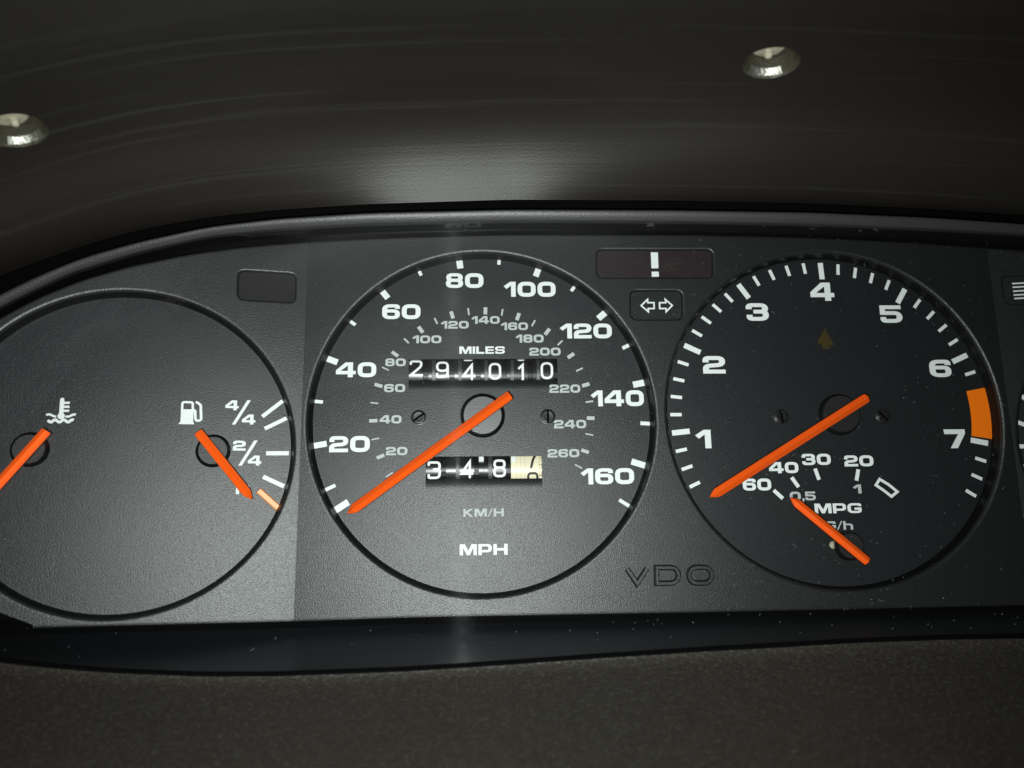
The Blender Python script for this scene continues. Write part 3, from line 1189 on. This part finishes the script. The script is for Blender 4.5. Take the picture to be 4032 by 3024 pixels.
odo_w, trip_w = win_rect(odo_q), win_rect(trip_q)
DIP = 2.6
holes = [rect(w[0], w[1] - DIP, w[2], w[3]) for w in (odo_w, trip_w)]
face = disc_face(sp, SPEEDO_C, SPEEDO_R - .2, ZD, holes)
for w in (odo_w, trip_w):
    rows = []
    for i in range(8):
        t = i / 7
        rows.append([(w[0] + (w[2] - w[0]) * j / 6, w[1] - DIP * (1 - t), ZD - .55 * t ** 2) for j in range(7)])
    grid_part('dial_dip', rows, 'dial', face)
    x0, y0, x1, y1 = w
    zs = ZD
    part('window_wall', [(x0, y1, zs), (x1, y1, zs), (x1, y1, zs - 2.2), (x0, y1, zs - 2.2), (x0, y0 - DIP, zs), (x0, y0 - DIP, zs - 2.2), (x1, y0 - DIP, zs), (x1, y0 - DIP, zs - 2.2)],
         [(0, 1, 2, 3), (0, 3, 5, 4), (1, 6, 7, 2)], 'wall', face)

for s, b in (('80', bx(A, 1537, 1945, 348, 508)), ('60', bx(A, 843, 1260, 686, 847)), ('40', bx(A, 340, 778, 1318, 1480)),
             ('100', bx(B, 230, 795, 441, 604)), ('120', bx(B, 840, 1407, 896, 1057)), ('140', bx(D, 1177, 1756, 102, 275)),
             ('160', bx(D, 1067, 1650, 950, 1125)), ('20', bx(C, 267, 708, 600, 775))):
    print_text('numeral', s, MID, ZP, b, 'white', face)
for s, b in (('80', bx(A, 876, 1100, 1276, 1360)), ('100', bx(A, 1170, 1488, 1025, 1110)), ('120', bx(A, 1480, 1785, 868, 950)),
             ('140', bx(A, 1812, 2122, 815, 898)), ('160', bx(B, 197, 495, 884, 966)), ('180', bx(B, 360, 665, 1015, 1103)),
             ('200', bx(B, 510, 850, 1158, 1244)), ('220', bx(B, 727, 1064, 1560, 1649)), ('240', bx(D, 778, 1128, 424, 515)),
             ('260', bx(D, 708, 1054, 742, 832)), ('60', bx(C, 863, 1093, 33, 122)), ('40', bx(C, 815, 1053, 373, 463)), ('20', bx(C, 884, 1118, 718, 808))):
    print_text('small_numeral', s, MID, ZP, b, 'grey', face)
print_text('lettering', 'MILES', MID, ZP, bx(A, 1683, 2178, 1145, 1225), 'white', face, .13)
print_text('lettering', 'KM/H', MID, ZP, bx(C, 1727, 2168, 1390, 1477), 'grey', face, .12)
CEb = crop(1600, 2000, 1.843)
print_text('lettering', 'MPH', MID, ZP, bx(CEb, 387, 735, 262, 342), 'white', face, .14)

SH = MID.hit(1900.5, 1636.3, ZD)
for u, v, l, w in ((1344.7, 1993.7, 63, 26), (1299.5, 1920.6, 46, 14), (1259.7, 1751.4, 54, 24), (1254.2, 1581.4, 35, 14), (1307.8, 1419, 46, 24),
                   (1389, 1271.9, 26, 13), (1516.5, 1160.8, 36, 24), (1654.6, 1076.6, 20, 13), (1810.5, 1041, 34, 24), (1965, 1031.7, 22, 13),
                   (2115.2, 1072.2, 36, 23), (2256.6, 1136.3, 26, 13), (2370.5, 1241.9, 40, 24), (2464.9, 1364.5, 31, 14), (2515.9, 1510.6, 47, 25),
                   (2540.9, 1667.5, 38, 14), (2514.1, 1825.5, 57, 24), (2458.8, 1981, 47, 14)):
    px_tick(face, MID, ZP, SH, u, v, l, w)
for u, v, l, w in ((1555.2, 1393.8, 31, 14), (1600.4, 1342, 27, 6), (1656.4, 1297.9, 31, 14), (1716.5, 1263.6, 27, 6), (1780.1, 1240, 30, 14),
                   (1844.9, 1226.7, 29, 6), (1911.4, 1223.8, 29, 14), (1977.2, 1229.9, 28, 6), (2039.6, 1246.6, 30, 14), (2100.4, 1272.6, 28, 6),
                   (2155, 1306.2, 30, 14), (2205.2, 1350, 28, 6), (2247.9, 1400.3, 30, 14), (2281.6, 1455.2, 29, 6), (2306.5, 1515.3, 30, 14),
                   (2321.3, 1581.4, 30, 6), (2326, 1646.5, 31, 14), (2320.6, 1710.8, 31, 6), (2303.6, 1776.7, 31, 14), (2277.9, 1836.7, 31, 6),
                   (1517.5, 1451.6, 30, 6), (1490.4, 1517.4, 32, 14), (1474.1, 1586.8, 31, 6), (1469.8, 1656.6, 32, 14), (1477.8, 1728.6, 32, 6),
                   (1498.4, 1797.6, 32, 14), (1533.1, 1868.9, 31, 6)):
    px_tick(face, MID, ZP, SH, u, v, l, w, 'grey')
hub_cap(sp, SH, 6.55, ZD, ZD + .9, ch=1.05)
NZ = .4
needle(sp, MID.hit(2008.5, 1554.3, NZ + 1), MID.hit(1366.4, 2022.6, NZ + .7), 2.75, NZ)
for (u, v), a in (((1648.5, 1643.6), .62), ((2156.8, 1640), 1.57)):
    p = MID.hit(u, v, ZD)
    screw(sp, p, 2.05, ZD, a)


# ------------------------------------------------------------------ odometers
def drum_row(name, label, w, digits, c, h0, materials, sections):
    """counter drums on one axle behind a window; digits: (text, centre x px, y0 px, y1 px, width px) in crop c"""
    cx, cy = (w[0] + w[2]) / 2, (w[1] + w[3]) / 2
    fr = MID.at(cx, cy, ZD)
    t = thing(name, label, 'odometer', fr)
    R_ = 8.0
    top = -.75

    def cyl(x0, x1, r, a0=-65, a1=65, n=26):
        verts, faces = [], []
        for i in range(n + 1):
            a = math.radians(a0 + (a1 - a0) * i / n)
            for x in (x0, x1):
                verts.append((x, r * math.sin(a), top - R_ + r * math.cos(a)))
        for i in range(n):
            faces.append((2 * i, 2 * i + 1, 2 * i + 3, 2 * i + 2))
        for s_ in (0, 1):
            b = len(verts)
            xx = (x0, x1)[s_]
            verts.append((xx, 0, top - R_))
            verts += [verts[2 * i + s_] for i in range(n + 1)]
            for i in range(n):
                faces.append((b, b + 1 + i, b + 2 + i))
        return verts, faces
    for k, (txt, dmat, pmat, x0, x1, glyphs, rings, gear) in enumerate(digits):
        lo = fr.hit(*c(x0, h0), top).x
        hi = fr.hit(*c(x1, h0), top).x
        v, f = cyl(lo + .03, hi - .03, R_)
        d = part('digit_drum', v, f, pmat, t, True)
        d.data.polygons.foreach_set('use_smooth', [len(p.vertices) == 4 for p in d.data.polygons])
        for ch, gx0, gx1, gy0, gy1 in glyphs:
            a = fr.hit(*c(gx0, (gy0 + gy1) / 2), top)
            b = fr.hit(*c(gx1, (gy0 + gy1) / 2), top)
            yb, yt = fr.hit(*c((gx0 + gx1) / 2, gy1), top).y, fr.hit(*c((gx0 + gx1) / 2, gy0), top).y
            wd, polys = drum_glyph(ch)
            sx, sy = (b.x - a.x) / wd, yt - yb
            pv_, pf_ = union([[(a.x + q[0] * sx, yb + q[1] * sy) for q in p] for p in polys])
            rr = R_ + .05
            part('digit', [(x, rr * math.sin(y / rr), top - R_ + rr * math.cos(y / rr)) for x, y in pv_], pf_, dmat, d)
        for (rx0, rx1, dr, rm) in rings:
            v, f = cyl(fr.hit(*c(rx0, h0), top).x + .02, fr.hit(*c(rx1, h0), top).x - .02, R_ - dr)
            o = part('drum_ring', v, f, rm, d, True)
            o.data.polygons.foreach_set('use_smooth', [len(p.vertices) == 4 for p in o.data.polygons])
        for (gx0, gx1, step, phase, gm) in gear:
            a, b = fr.hit(*c(gx0, h0), top).x + .04, fr.hit(*c(gx1, h0), top).x - .04
            v, f = cyl(a, b, R_ - 1.5)
            n = int(120 / step)
            for i in range(n):
                g0 = math.radians(-60 + phase + i * step)
                g1 = g0 + math.radians(step * .52)
                bb = len(v)
                for g, r in ((g0, R_ - 1.6), (g0 + .012, R_ - .12), (g1 - .012, R_ - .12), (g1, R_ - 1.6)):
                    for x in (a, b):
                        v.append((x, r * math.sin(g), top - R_ + r * math.cos(g)))
                f += [(bb + j, bb + j + 1, bb + j + 3, bb + j + 2) for j in (0, 2, 4)]
                f += [(bb, bb + 2, bb + 4, bb + 6), (bb + 1, bb + 7, bb + 5, bb + 3)]
            part('gear_teeth', v, f, gm, d)
    for (x0, x1, y0, y1, tm) in (sections or ()):
        a, b = fr.hit(*c(x0, (y0 + y1) / 2), top + .3), fr.hit(*c(x1, (y0 + y1) / 2), top + .3)
        yt, yb = fr.hit(*c(x0, y0), top + .3).y, fr.hit(*c(x0, y1), top + .3).y
        vv_, ff_ = [], []
        for k in range(6):
            g = yb + (yt - yb) * k / 5
            for x in (a.x, b.x):
                for rr in (R_ - .8, R_ + .12):
                    vv_.append((x, rr * math.sin(g / R_), top - R_ + rr * math.cos(g / R_)))
        for k in range(5):
            o_ = 4 * k
            ff_ += [(o_ + 1, o_ + 3, o_ + 7, o_ + 5), (o_, o_ + 1, o_ + 5, o_ + 4), (o_ + 2, o_ + 6, o_ + 7, o_ + 3)]
        ff_ += [(0, 2, 3, 1), (20, 21, 23, 22)]
        part('carry_tab', vv_, ff_, tm, t)
    # axle carrier: dark box behind the drums
    hw, hh = (w[2] - w[0]) / 2 + .6, (w[3] - w[1]) / 2 + 3.2
    zb = top - R_ - .5
    part('drum_housing', [(-hw, -hh, zb), (hw, -hh, zb), (hw, hh, zb), (-hw, hh, zb), (-hw, -hh, -1.6), (hw, -hh, -1.6), (hw, hh, -1.6), (-hw, hh, -1.6)],
         [(0, 1, 2, 3), (0, 4, 5, 1), (2, 6, 7, 3), (0, 3, 7, 4), (1, 5, 6, 2)], 'black', t)
    return t


O1 = crop(1580, 1380, 3.456)
odo_digits = []
gl = [('2', 112, 287, 127, 352, 100, 298), ('9', 472, 648, 145, 373, 466, 656), ('4', 830, 1010, 180, 405, 824, 1014),
      ('0', 1190, 1360, 165, 397, 1180, 1370), ('1', 1578, 1672, 180, 402, 1535, 1724), ('0', 1896, 2066, 155, 390, 1886, 2075)]
for i, (ch, g0, g1, y0, y1, d0, d1) in enumerate(gl):
    glyphs = [(ch, g0, g1, y0, y1)]
    if i == 2:
        glyphs.append(('3', 845, 990, -95, 137))
    if i == 4:
        glyphs.append(('0', 1550, 1705, -95, 137))
    nxt = gl[i + 1][5] if i < 5 else 2125
    rings = [(d1 + 66, d1 + 118, .55, 'drum'), (d1 + 118, nxt, .15, 'drum_ring')] if i < 5 else []
    odo_digits.append((ch, 'digit', 'drum', d0, d1, glyphs, rings, [(d1, d1 + 64, 16, 3 * i, 'gear')]))
drum_row('odometer', 'odometer window with white digits 294010 on black drums below MILES', odo_w, odo_digits, O1, 260, None, None)

T1 = crop(1640, 1750, 4.096)
trip_digits = [
    ('3', 'digit', 'drum', 148, 402, [('3', 176, 392, 270, 560)], [(474, 560, .5, 'drum'), (560, 632, .3, 'drum'), (632, 696, .1, 'drum_ring')], [(402, 474, 20, 2, 'gear')]),
    ('4', 'digit', 'drum', 696, 932, [('4', 706, 918, 255, 550)], [(1004, 1086, .9, 'drum'), (1086, 1158, .3, 'drum'), (1158, 1222, .1, 'drum_ring')], [(932, 1004, 20, 5, 'gear')]),
    ('8', 'digit', 'drum', 1222, 1452, [('8', 1234, 1444, 238, 530)], [], [(1452, 1522, 20, 8, 'gear')]),
    ('7', 'digit_black', 'cream', 1750, 1982, [('7', 1770, 1975, 95, 385), ('8', 1780, 1976, 445, 735)],
     [(1524, 1606, .5, 'cream'), (1606, 1682, .2, 'cream'), (1682, 1750, .1, 'cream')], [(1982, 2026, 16, 2, 'cream')])]
drum_row('trip_odometer', 'trip counter window reading 348 with a cream last drum below the speedometer hub', trip_w, trip_digits, T1, 380, None,
         [(1006, 1084, 150, 272, 'digit'), (1526, 1602, 150, 285, 'digit')])

# ------------------------------------------------------------------ tachometer
ta = thing('tachometer', 'large round tachometer with white 1 to 7 scale and an orange red zone', 'tachometer', MID)
tf = disc_face(ta, TACHO_C, TACHO_R - .2, ZD)
E_ = crop(2600, 950, 2.765)
F_ = crop(3232, 950, 2.765)
G_ = crop(2600, 1500, 2.765)
H_ = crop(3232, 1500, 2.765)
TH = MID.hit(3302.4, 1633, ZD)
maj = [G_(195, 560), E_(333, 1165), E_(898, 533), E_(1748, 297), F_(895, 560), F_(1552, 1257), H_(1763, 668)]
angs = []
for u, v in maj:
    p = MID.hit(u, v, ZP)
    angs.append(math.atan2(p.y - TH.y, p.x - TH.x) % (2 * math.pi))
angs = [a - 2 * math.pi if i > 3 and a > math.pi else a for i, a in enumerate(angs)]


def rpm_ang(x):
    i = max(0, min(5, int(math.floor(x)) - 1))
    return angs[i] + (angs[i + 1] - angs[i]) * (x - 1 - i)


def pol(c, r, a):
    return (c[0] + r * math.cos(a), c[1] + r * math.sin(a))


# tick ends follow the opening (outer end) and have fixed lengths
def tacho_tick(x, l, w, u=None):
    a = rpm_ang(x)
    # outer end: on a circle about the middle of the opening
    ro = 48.1
    dx, dy = TH.x - TACHO_C[0], TH.y - TACHO_C[1]
    b = dx * math.cos(a) + dy * math.sin(a)
    r = -b + math.sqrt(b * b - (dx * dx + dy * dy - ro * ro))
    p = pol(TH, r - l / 2, a)
    tick(tf, p[0], p[1], a, l, w, ZP, 'white')
    return r


for i in range(1, 8):
    tacho_tick(i, 5.3, 1.55)
xs = [.4, .6, .8] + [i + .2 * j for i in range(1, 6) for j in range(1, 5)] + [6.2, 7.2, 7.4, 7.6]
for x in xs:
    tacho_tick(x, 3.35, 1.0)
# red zone
i0, o0 = [MID.hit(*H_(x, y), ZP) for x, y in ((1583, 112), (1812, 68))]
i1, o1 = [MID.hit(*H_(x, y), ZP) for x, y in ((1640, 598), (1886, 636))]


def pa(p):
    return math.hypot(p.x - TH.x, p.y - TH.y), math.atan2(p.y - TH.y, p.x - TH.x)


(ri0, ai0), (ro0, ao0), (ri1, ai1), (ro1, ao1) = pa(i0), pa(o0), pa(i1), pa(o1)
outer_a = [pol(TH, ro0 + (ro1 - ro0) * t / 14, ao0 + (ao1 - ao0) * t / 14) for t in range(15)]
inner_a = [pol(TH, ri0 + (ri1 - ri0) * t / 14, ai0 + (ai1 - ai0) * t / 14) for t in range(15)]
flat('red_zone', [outer_a + inner_a[::-1]], ZP + .02, 'amber', tf)

for s, b in (('1', bx(G_, 380, 552, 532, 733)), ('2', bx(E_, 462, 707, 1250, 1440)), ('3', bx(E_, 937, 1178, 675, 865)), ('4', bx(E_, 1632, 1890, 450, 648)),
             ('5', bx(F_, 645, 885, 698, 887)), ('6', bx(F_, 1182, 1418, 1290, 1478)), ('7', bx(H_, 1345, 1577, 527, 732))):
    print_text('numeral', s, MID, ZP, b, 'white', tf)
for s, b in (('60', bx(G_, 897, 1207, 1063, 1193)), ('40', bx(G_, 1183, 1503, 883, 1004)), ('30', bx(G_, 1543, 1855, 793, 915)), ('20', bx(H_, 255, 572, 810, 930))):
    print_text('small_numeral', s, MID, ZP, b, 'white', tf)
print_text('small_numeral', '0,5', MID, ZP, bx(G_, 1410, 1692, 1205, 1300), 'grey', tf)
print_text('small_numeral', '1', MID, ZP, bx(H_, 350, 440, 1127, 1225), 'grey', tf)
u0 = G_(1680, 0)[0]
u1 = H_(443, 0)[0]
print_text('lettering', 'MPG', MID, ZP, (u0, u1, 1500 + 1333 / 2.765, 1500 + 1440 / 2.765), 'white', tf)
print_text('lettering', 'G/h', MID, ZP, (3244, 3358.6, 1500 + 1527 / 2.765, 1500 + 1620 / 2.765), 'grey', tf, .08)
for c, (x0, y0), (x1, y1) in ((G_, (1235, 1190), (1335, 1280)), (G_, (1430, 1050), (1505, 1155)), (G_, (1685, 955), (1728, 1075)), (H_, (408, 962), (388, 1085))):
    p, q = MID.hit(*c(x0, y0), ZP), MID.hit(*c(x1, y1), ZP)
    tick(tf, (p.x + q.x) / 2, (p.y + q.y) / 2, math.atan2(q.y - p.y, q.x - p.x), math.hypot(q.x - p.x, q.y - p.y), 1.1, ZP, 'white')
bxp = [tuple(MID.hit(*H_(x, y), ZP)[:2]) for x, y in ((640, 1070), (738, 1128), (833, 1206), (770, 1258), (690, 1195), (600, 1134))]
flat('hollow_box', strip(bxp, .8, 1, True), ZP, 'white', tf)
arr = [tuple(MID.hit(*E_(x, y), ZP)[:2]) for x, y in ((1790, 945), (1895, 1130), (1850, 1135), (1850, 1172), (1760, 1172), (1762, 1125), (1706, 1108))]
flat('shift_arrow', [arr], ZP, 'amber_dim', tf)
hub_cap(ta, TH, 6.2, ZD, ZD + 2.0, 'hub_dark', .8)
needle(ta, MID.hit(3416.4, 1565, NZ + 1), MID.hit(2797, 1957.5, NZ + .7), 2.75, NZ)
for (u, v), a in (((3076.3, 1641), 1.7), ((3476, 1639), 2.3)):
    screw(ta, MID.hit(u, v, ZD), 2.0, ZD, a)
EH = MID.hit(3346, 2149, ZD + 1.2)
hub_cap(ta, EH, 4.2, ZD, ZD + 2.2, 'hub_dark', .7)
p = MID.hit(3280, 2146, ZD)
lathe('hub_stop', p.x, p.y, [(1.1, ZD + .02), (1.0, ZD + .35), (.001, ZD + .4)], 'pale_screw', ta, 24)
needle(ta, MID.hit(3421, 2211.7, NZ), MID.hit(3115.4, 1960, NZ - .3), 2.5, NZ - 1.0, 1.3)

# ------------------------------------------------------------------ temperature and fuel gauge
fg = thing('temperature_fuel_gauge', 'round gauge with thermometer and fuel pump symbols and two short orange needles', 'gauge', LEFT)
ffc = disc_face(fg, FUEL_C, SIDE_R - .2, ZD)
I_ = crop(0, 1500, 2.765)
J_ = crop(600, 1500, 2.765)


def lp(c, pts, fr=LEFT, h=ZP):
    return [tuple(fr.hit(*c(x, y), h)[:2]) for x, y in pts]


def wave(c, x0, x1, y, amp, n, phase=0.0):
    return [(x0 + (x1 - x0) * i / 30, y + amp * math.sin(phase + 2 * math.pi * n * i / 30)) for i in range(31)]


th = []
th += strip(lp(I_, [(678, 203), (664, 385)]), 2.75 / 2.765 * 1.02, 1, False, True)
th.append(circle(*lp(I_, [(666, 382)])[0], .87, 20))
for y in (238, 281, 325):
    th += strip(lp(I_, [(685, y), (760 - (y - 238) * .08, y)]), .62)
flat('thermometer_symbol', th, ZP, 'white', ffc)
wv = strip(lp(I_, wave(None, 502, 613, 375, -12, .8, .2)), .55) + strip(lp(I_, wave(None, 714, 825, 377, 12, .8, .5)), .6)
wv += strip(lp(I_, wave(None, 520, 802, 435, 13, 3.0, -.6)), .72)
flat('water_symbol', wv, ZP, 'white', ffc)
pump = [lp(J_, [(288, 470), (452, 472), (452, 452), (292, 450)]), lp(J_, [(305, 455), (443, 455), (450, 308), (312, 308)])]
pump += strip(rounded(lp(J_, [(323, 330), (327, 230), (440, 232), (440, 330)]), [0, .6, .6, 0]), .62)
pump += strip(rounded(lp(J_, [(445, 318), (465, 322), (470, 435), (532, 430), (527, 300), (530, 270), (500, 240), (472, 228)]), [0, .8, 1.6, 1.6, .5, .8, .8, 0], n=6), .68)
pump += [lp(J_, [(515, 300), (540, 300), (538, 280), (512, 255)])]
flat('fuel_pump_symbol', pump, ZP, 'white', ffc)


def fraction(n1, b1, n2, b2, s0, s1):
    print_text('numeral', n1, LEFT, ZP, bx(J_, *b1), 'white', ffc)
    print_text('numeral', n2, LEFT, ZP, bx(J_, *b2), 'white', ffc)
    p = lp(J_, [(s0[0] - 20, s0[1]), (s0[0] + 18, s0[1]), (s1[0] + 2, s1[1]), (s1[0] - 36, s1[1])])
    flat('fraction_slash', [p], ZP, 'white', ffc)


fraction('4', (795, 942, 210, 318), '4', (975, 1122, 365, 473), (885, 475), (1070, 210))
fraction('2', (877, 1017, 650, 758), '4', (1040, 1187, 812, 920), (955, 922), (1145, 648))
print_text('lettering', 'R', LEFT, ZP, bx(J_, 910, 1058, 1125, 1232), 'white', ffc)


def line_tick(x0, y0, x1, y1, w, material, h=ZP, c=J_, fr=LEFT, par=None):
    p, q = fr.hit(*c(x0, y0), h), fr.hit(*c(x1, y1), h)
    return tick(par or ffc, (p.x + q.x) / 2, (p.y + q.y) / 2, math.atan2(q.y - p.y, q.x - p.x), math.hypot(q.x - p.x, q.y - p.y), w, h, material)


line_tick(1197, 388, 1418, 218, 1.15, 'white')
line_tick(1222, 520, 1462, 405, 1.15, 'white')
line_tick(1238, 787, 1486, 787, 1.25, 'white')
line_tick(1205, 1042, 1432, 1147, 1.2, 'white')
# raised amber reserve mark
p, q = LEFT.hit(*J_(1160, 1195), ZD + .5), LEFT.hit(*J_(1362, 1375), ZD + .5)
d = Vector((q.x - p.x, q.y - p.y)).normalized()
n = Vector((-d.y, d.x))
bv = []
for k, z in ((.95, ZD + .02), (.62, ZD + .62)):
    for a, e in ((p, -.25), (q, .5)):
        for sg in (1, -1):
            c0 = Vector((a.x, a.y)) + d * e * (1 if k > .7 else .3) + n * k * sg
            bv.append((c0.x, c0.y, z))
part('reserve_mark', bv, [(4, 6, 7, 5), (0, 2, 6, 4), (1, 5, 7, 3), (0, 4, 5, 1), (2, 3, 7, 6)], 'amber_pale', ffc)
FH = LEFT.hit(838.7, 1774.9, ZD + .8)
hub_cap(fg, FH, 4.6, ZD, ZD + 1.6, 'hub_dark', .85)
needle(fg, LEFT.hit(779, 1699.6, NZ), LEFT.hit(993.1, 1966.5, NZ - .3), 2.45, NZ - 1, 1.4)
PH = LEFT.hit(115.7, 1769.4, ZD + .8)
hub_cap(fg, PH, 4.6, ZD, ZD + 1.6, 'hub_dark', .85)
needle(fg, LEFT.hit(180, 1694.6, NZ), LEFT.hit(-48, 1949, NZ - .3), 2.45, NZ - 1, 1.4)

# ------------------------------------------------------------------ gauge cut off by the right edge
rg = thing('side_gauge', 'partly visible round gauge with white ticks at the right edge of the photo', 'gauge', RIGHT)
rf = disc_face(rg, SIDE_C, SIDE_R - .2, ZD)
for a, b in (((2180, 160), (2255, 215)), ((2132, 445), (2255, 490)), ((2137, 712), (2262, 712)), ((2180, 950), (2270, 905))):
    line_tick(a[0], a[1], b[0], b[1], 1.25, 'white', ZP, H_, RIGHT, rf)

# ------------------------------------------------------------------ warning lights


WZ = -.85


def warning(key, label, material):
    frame, loop = WARN[key]
    cx = sum(p[0] for p in loop) / len(loop)
    cy = sum(p[1] for p in loop) / len(loop)
    t = thing('warning_light', label, 'warning light', frame.at(cx, cy, 0))
    l2 = [(x - cx, y - cy) for x, y in loop]
    inner = offset_loop(l2, -.10)
    v = [(x, y, WZ) for x, y in inner] + [(x, y, WZ - .3) for x, y in offset_loop(l2, .1)]
    n_ = len(inner)
    f = [tuple(range(n_))] + [(i, n_ + i, n_ + (i + 1) % n_, (i + 1) % n_) for i in range(n_)]
    part('window', v, f, material, t)
    return t, frame.at(cx, cy, 0)


t, fr = warning('bang', 'wide dark red warning window with a white exclamation mark', 'red_window')
hz = WZ + PRINT
sym = lp(C2, [(957, 172), (1068, 172), (1078, 420), (968, 420)], fr, hz), lp(C2, [(971, 472), (1080, 472), (1086, 550), (974, 552)], fr, hz)
flat('exclamation_mark', [rounded(p, .12, True, 3) for p in sym], hz, 'white', t)
t, fr = warning('turn', 'small green-black turn signal window with two outlined arrows', 'green_window')
for pts in ([(808, 1000), (907, 905), (912, 955), (1008, 955), (1010, 1046), (918, 1046), (920, 1096)],
            [(1292, 998), (1183, 905), (1192, 955), (1094, 955), (1096, 1046), (1196, 1046), (1198, 1094)]):
    flat('turn_arrow', strip(lp(C2, pts, fr, hz), .46, 1, True), hz, 'white', t)
warning('blank', 'small blank dark indicator window between the fuel gauge and the speedometer', 'blank_window')
t, fr = warning('beam', 'small indicator window with white headlight lines at the right edge of the photo', 'green_window')
for i, y in enumerate((460, 500, 543, 585, 623)):
    p = lp(F_, [(2080 + i * 6, y - 7), (2290, y - 17), (2290, y - 3), (2083 + i * 6, y + 9)], fr, hz)
    flat('light_beam', [p], hz, 'white', t)

# ------------------------------------------------------------------ visor screws
for (fr, loop), lab in zip(screw_data, ('bright metal screw sunk in the visor above the tachometer', 'bright metal screw sunk in the visor at the left edge of the photo')):
    t = thing('visor_screw', lab, 'screw', fr, 'screws in the visor')
    n_ = len(loop)
    verts, faces = [], []
    for k, z in ((1.0, 0.0), (.97, -.25), (.90, -1.6), (.86, -4.6)):
        verts += [(p.x * k, p.y * k, p.z * (1 if z == 0 else 0) + z) for p in loop]
    for i in range(3):
        for j in range(n_):
            a, b = i * n_ + j, i * n_ + (j + 1) % n_
            faces.append((a, b, b + n_, a + n_))
    bore = part('bore', verts, faces, 'bore', t, True)
    part('bore_floor', [(p.x * .86, p.y * .86, -4.6) for p in loop], [tuple(range(n_))], 'bore', t)
    R2 = HOLE_R
    pv_, pf_ = lathe_data(-.7, -.2, [(R2 * .62, -4.6), (R2 * .60, -4.2), (R2 * .5, -3.95), (.001, -3.9)], 28)
    part('screw_head', pv_, pf_, 'pale_screw', t, True)
    # screw stub standing on the pale floor of the hole
    pv_, pf_ = lathe_data(-.3, -R2 * .22, [(1.0, -4.0), (.95, -2.6), (.6, -2.2), (.001, -2.1)], 20)
    part('screw_stub', pv_, pf_, 'pale_screw', t, True)
    # turned metal lip of the sunk bush on the near side
    mv, mf = [], []
    for k in range(17):
        a = math.radians(225 + 85 * k / 16)
        for r, z in ((R2 * .985, -.12), (R2 * .90, -.5), (R2 * .80, -1.9)):
            mv.append((r * math.cos(a), r * math.sin(a), z))
    for k in range(16):
        for q in range(2):
            mf.append((3 * k + q, 3 * k + 3 + q, 3 * k + 4 + q, 3 * k + 1 + q))
    part('metal_lip', mv, mf, 'metal', t, True)

# ------------------------------------------------------------------ dust on the lens
rng = random.Random(11)
verts, faces = [], []
for i in range(760):
    u = rng.uniform(2300, 4200) if rng.random() < .72 else rng.uniform(-100, 2300)
    t = rng.uniform(.02, .99)
    p0 = lens_pt(u, t, .03)
    fibre = rng.random() < .13
    L = rng.uniform(.5, 1.5) if fibre else rng.uniform(.08, .22)
    wd = rng.uniform(.02, .038) if fibre else rng.uniform(.05, .15) * rng.uniform(.5, 1)
    a = rng.uniform(0, math.pi)
    bend = rng.uniform(-1.6, 1.6) if fibre else 0
    ns = 5 if fibre else 1
    prev = None
    pos = Vector((0, 0))
    for k in range(ns + 1):
        aa = a + bend * k / ns
        nx, ny = -math.sin(aa) * wd / 2, math.cos(aa) * wd / 2
        base_i = len(verts)
        zoff = lambda y: -.2 * y
        for sx in (1, -1):
            x, y = pos.x + nx * sx, pos.y + ny * sx
            verts.append((p0.x + x, p0.y + y, p0.z - .25 * y + .02))
        verts.append((p0.x + pos.x, p0.y + pos.y, p0.z - .25 * pos.y + .02 + wd * .6))
        if prev is not None:
            faces += [(prev, prev + 2, base_i + 2, base_i), (prev + 2, prev + 1, base_i + 1, base_i + 2)]
        prev = base_i
        pos = pos + Vector((math.cos(aa), math.sin(aa))) * L / ns
dust = part('dust', verts, faces, 'dust', None)
dust.matrix_world = MID.matrix()
dust['kind'] = 'stuff'
dust['label'] = 'fine pale dust specks and fibres scattered over the clear lens'
dust['category'] = 'dust'
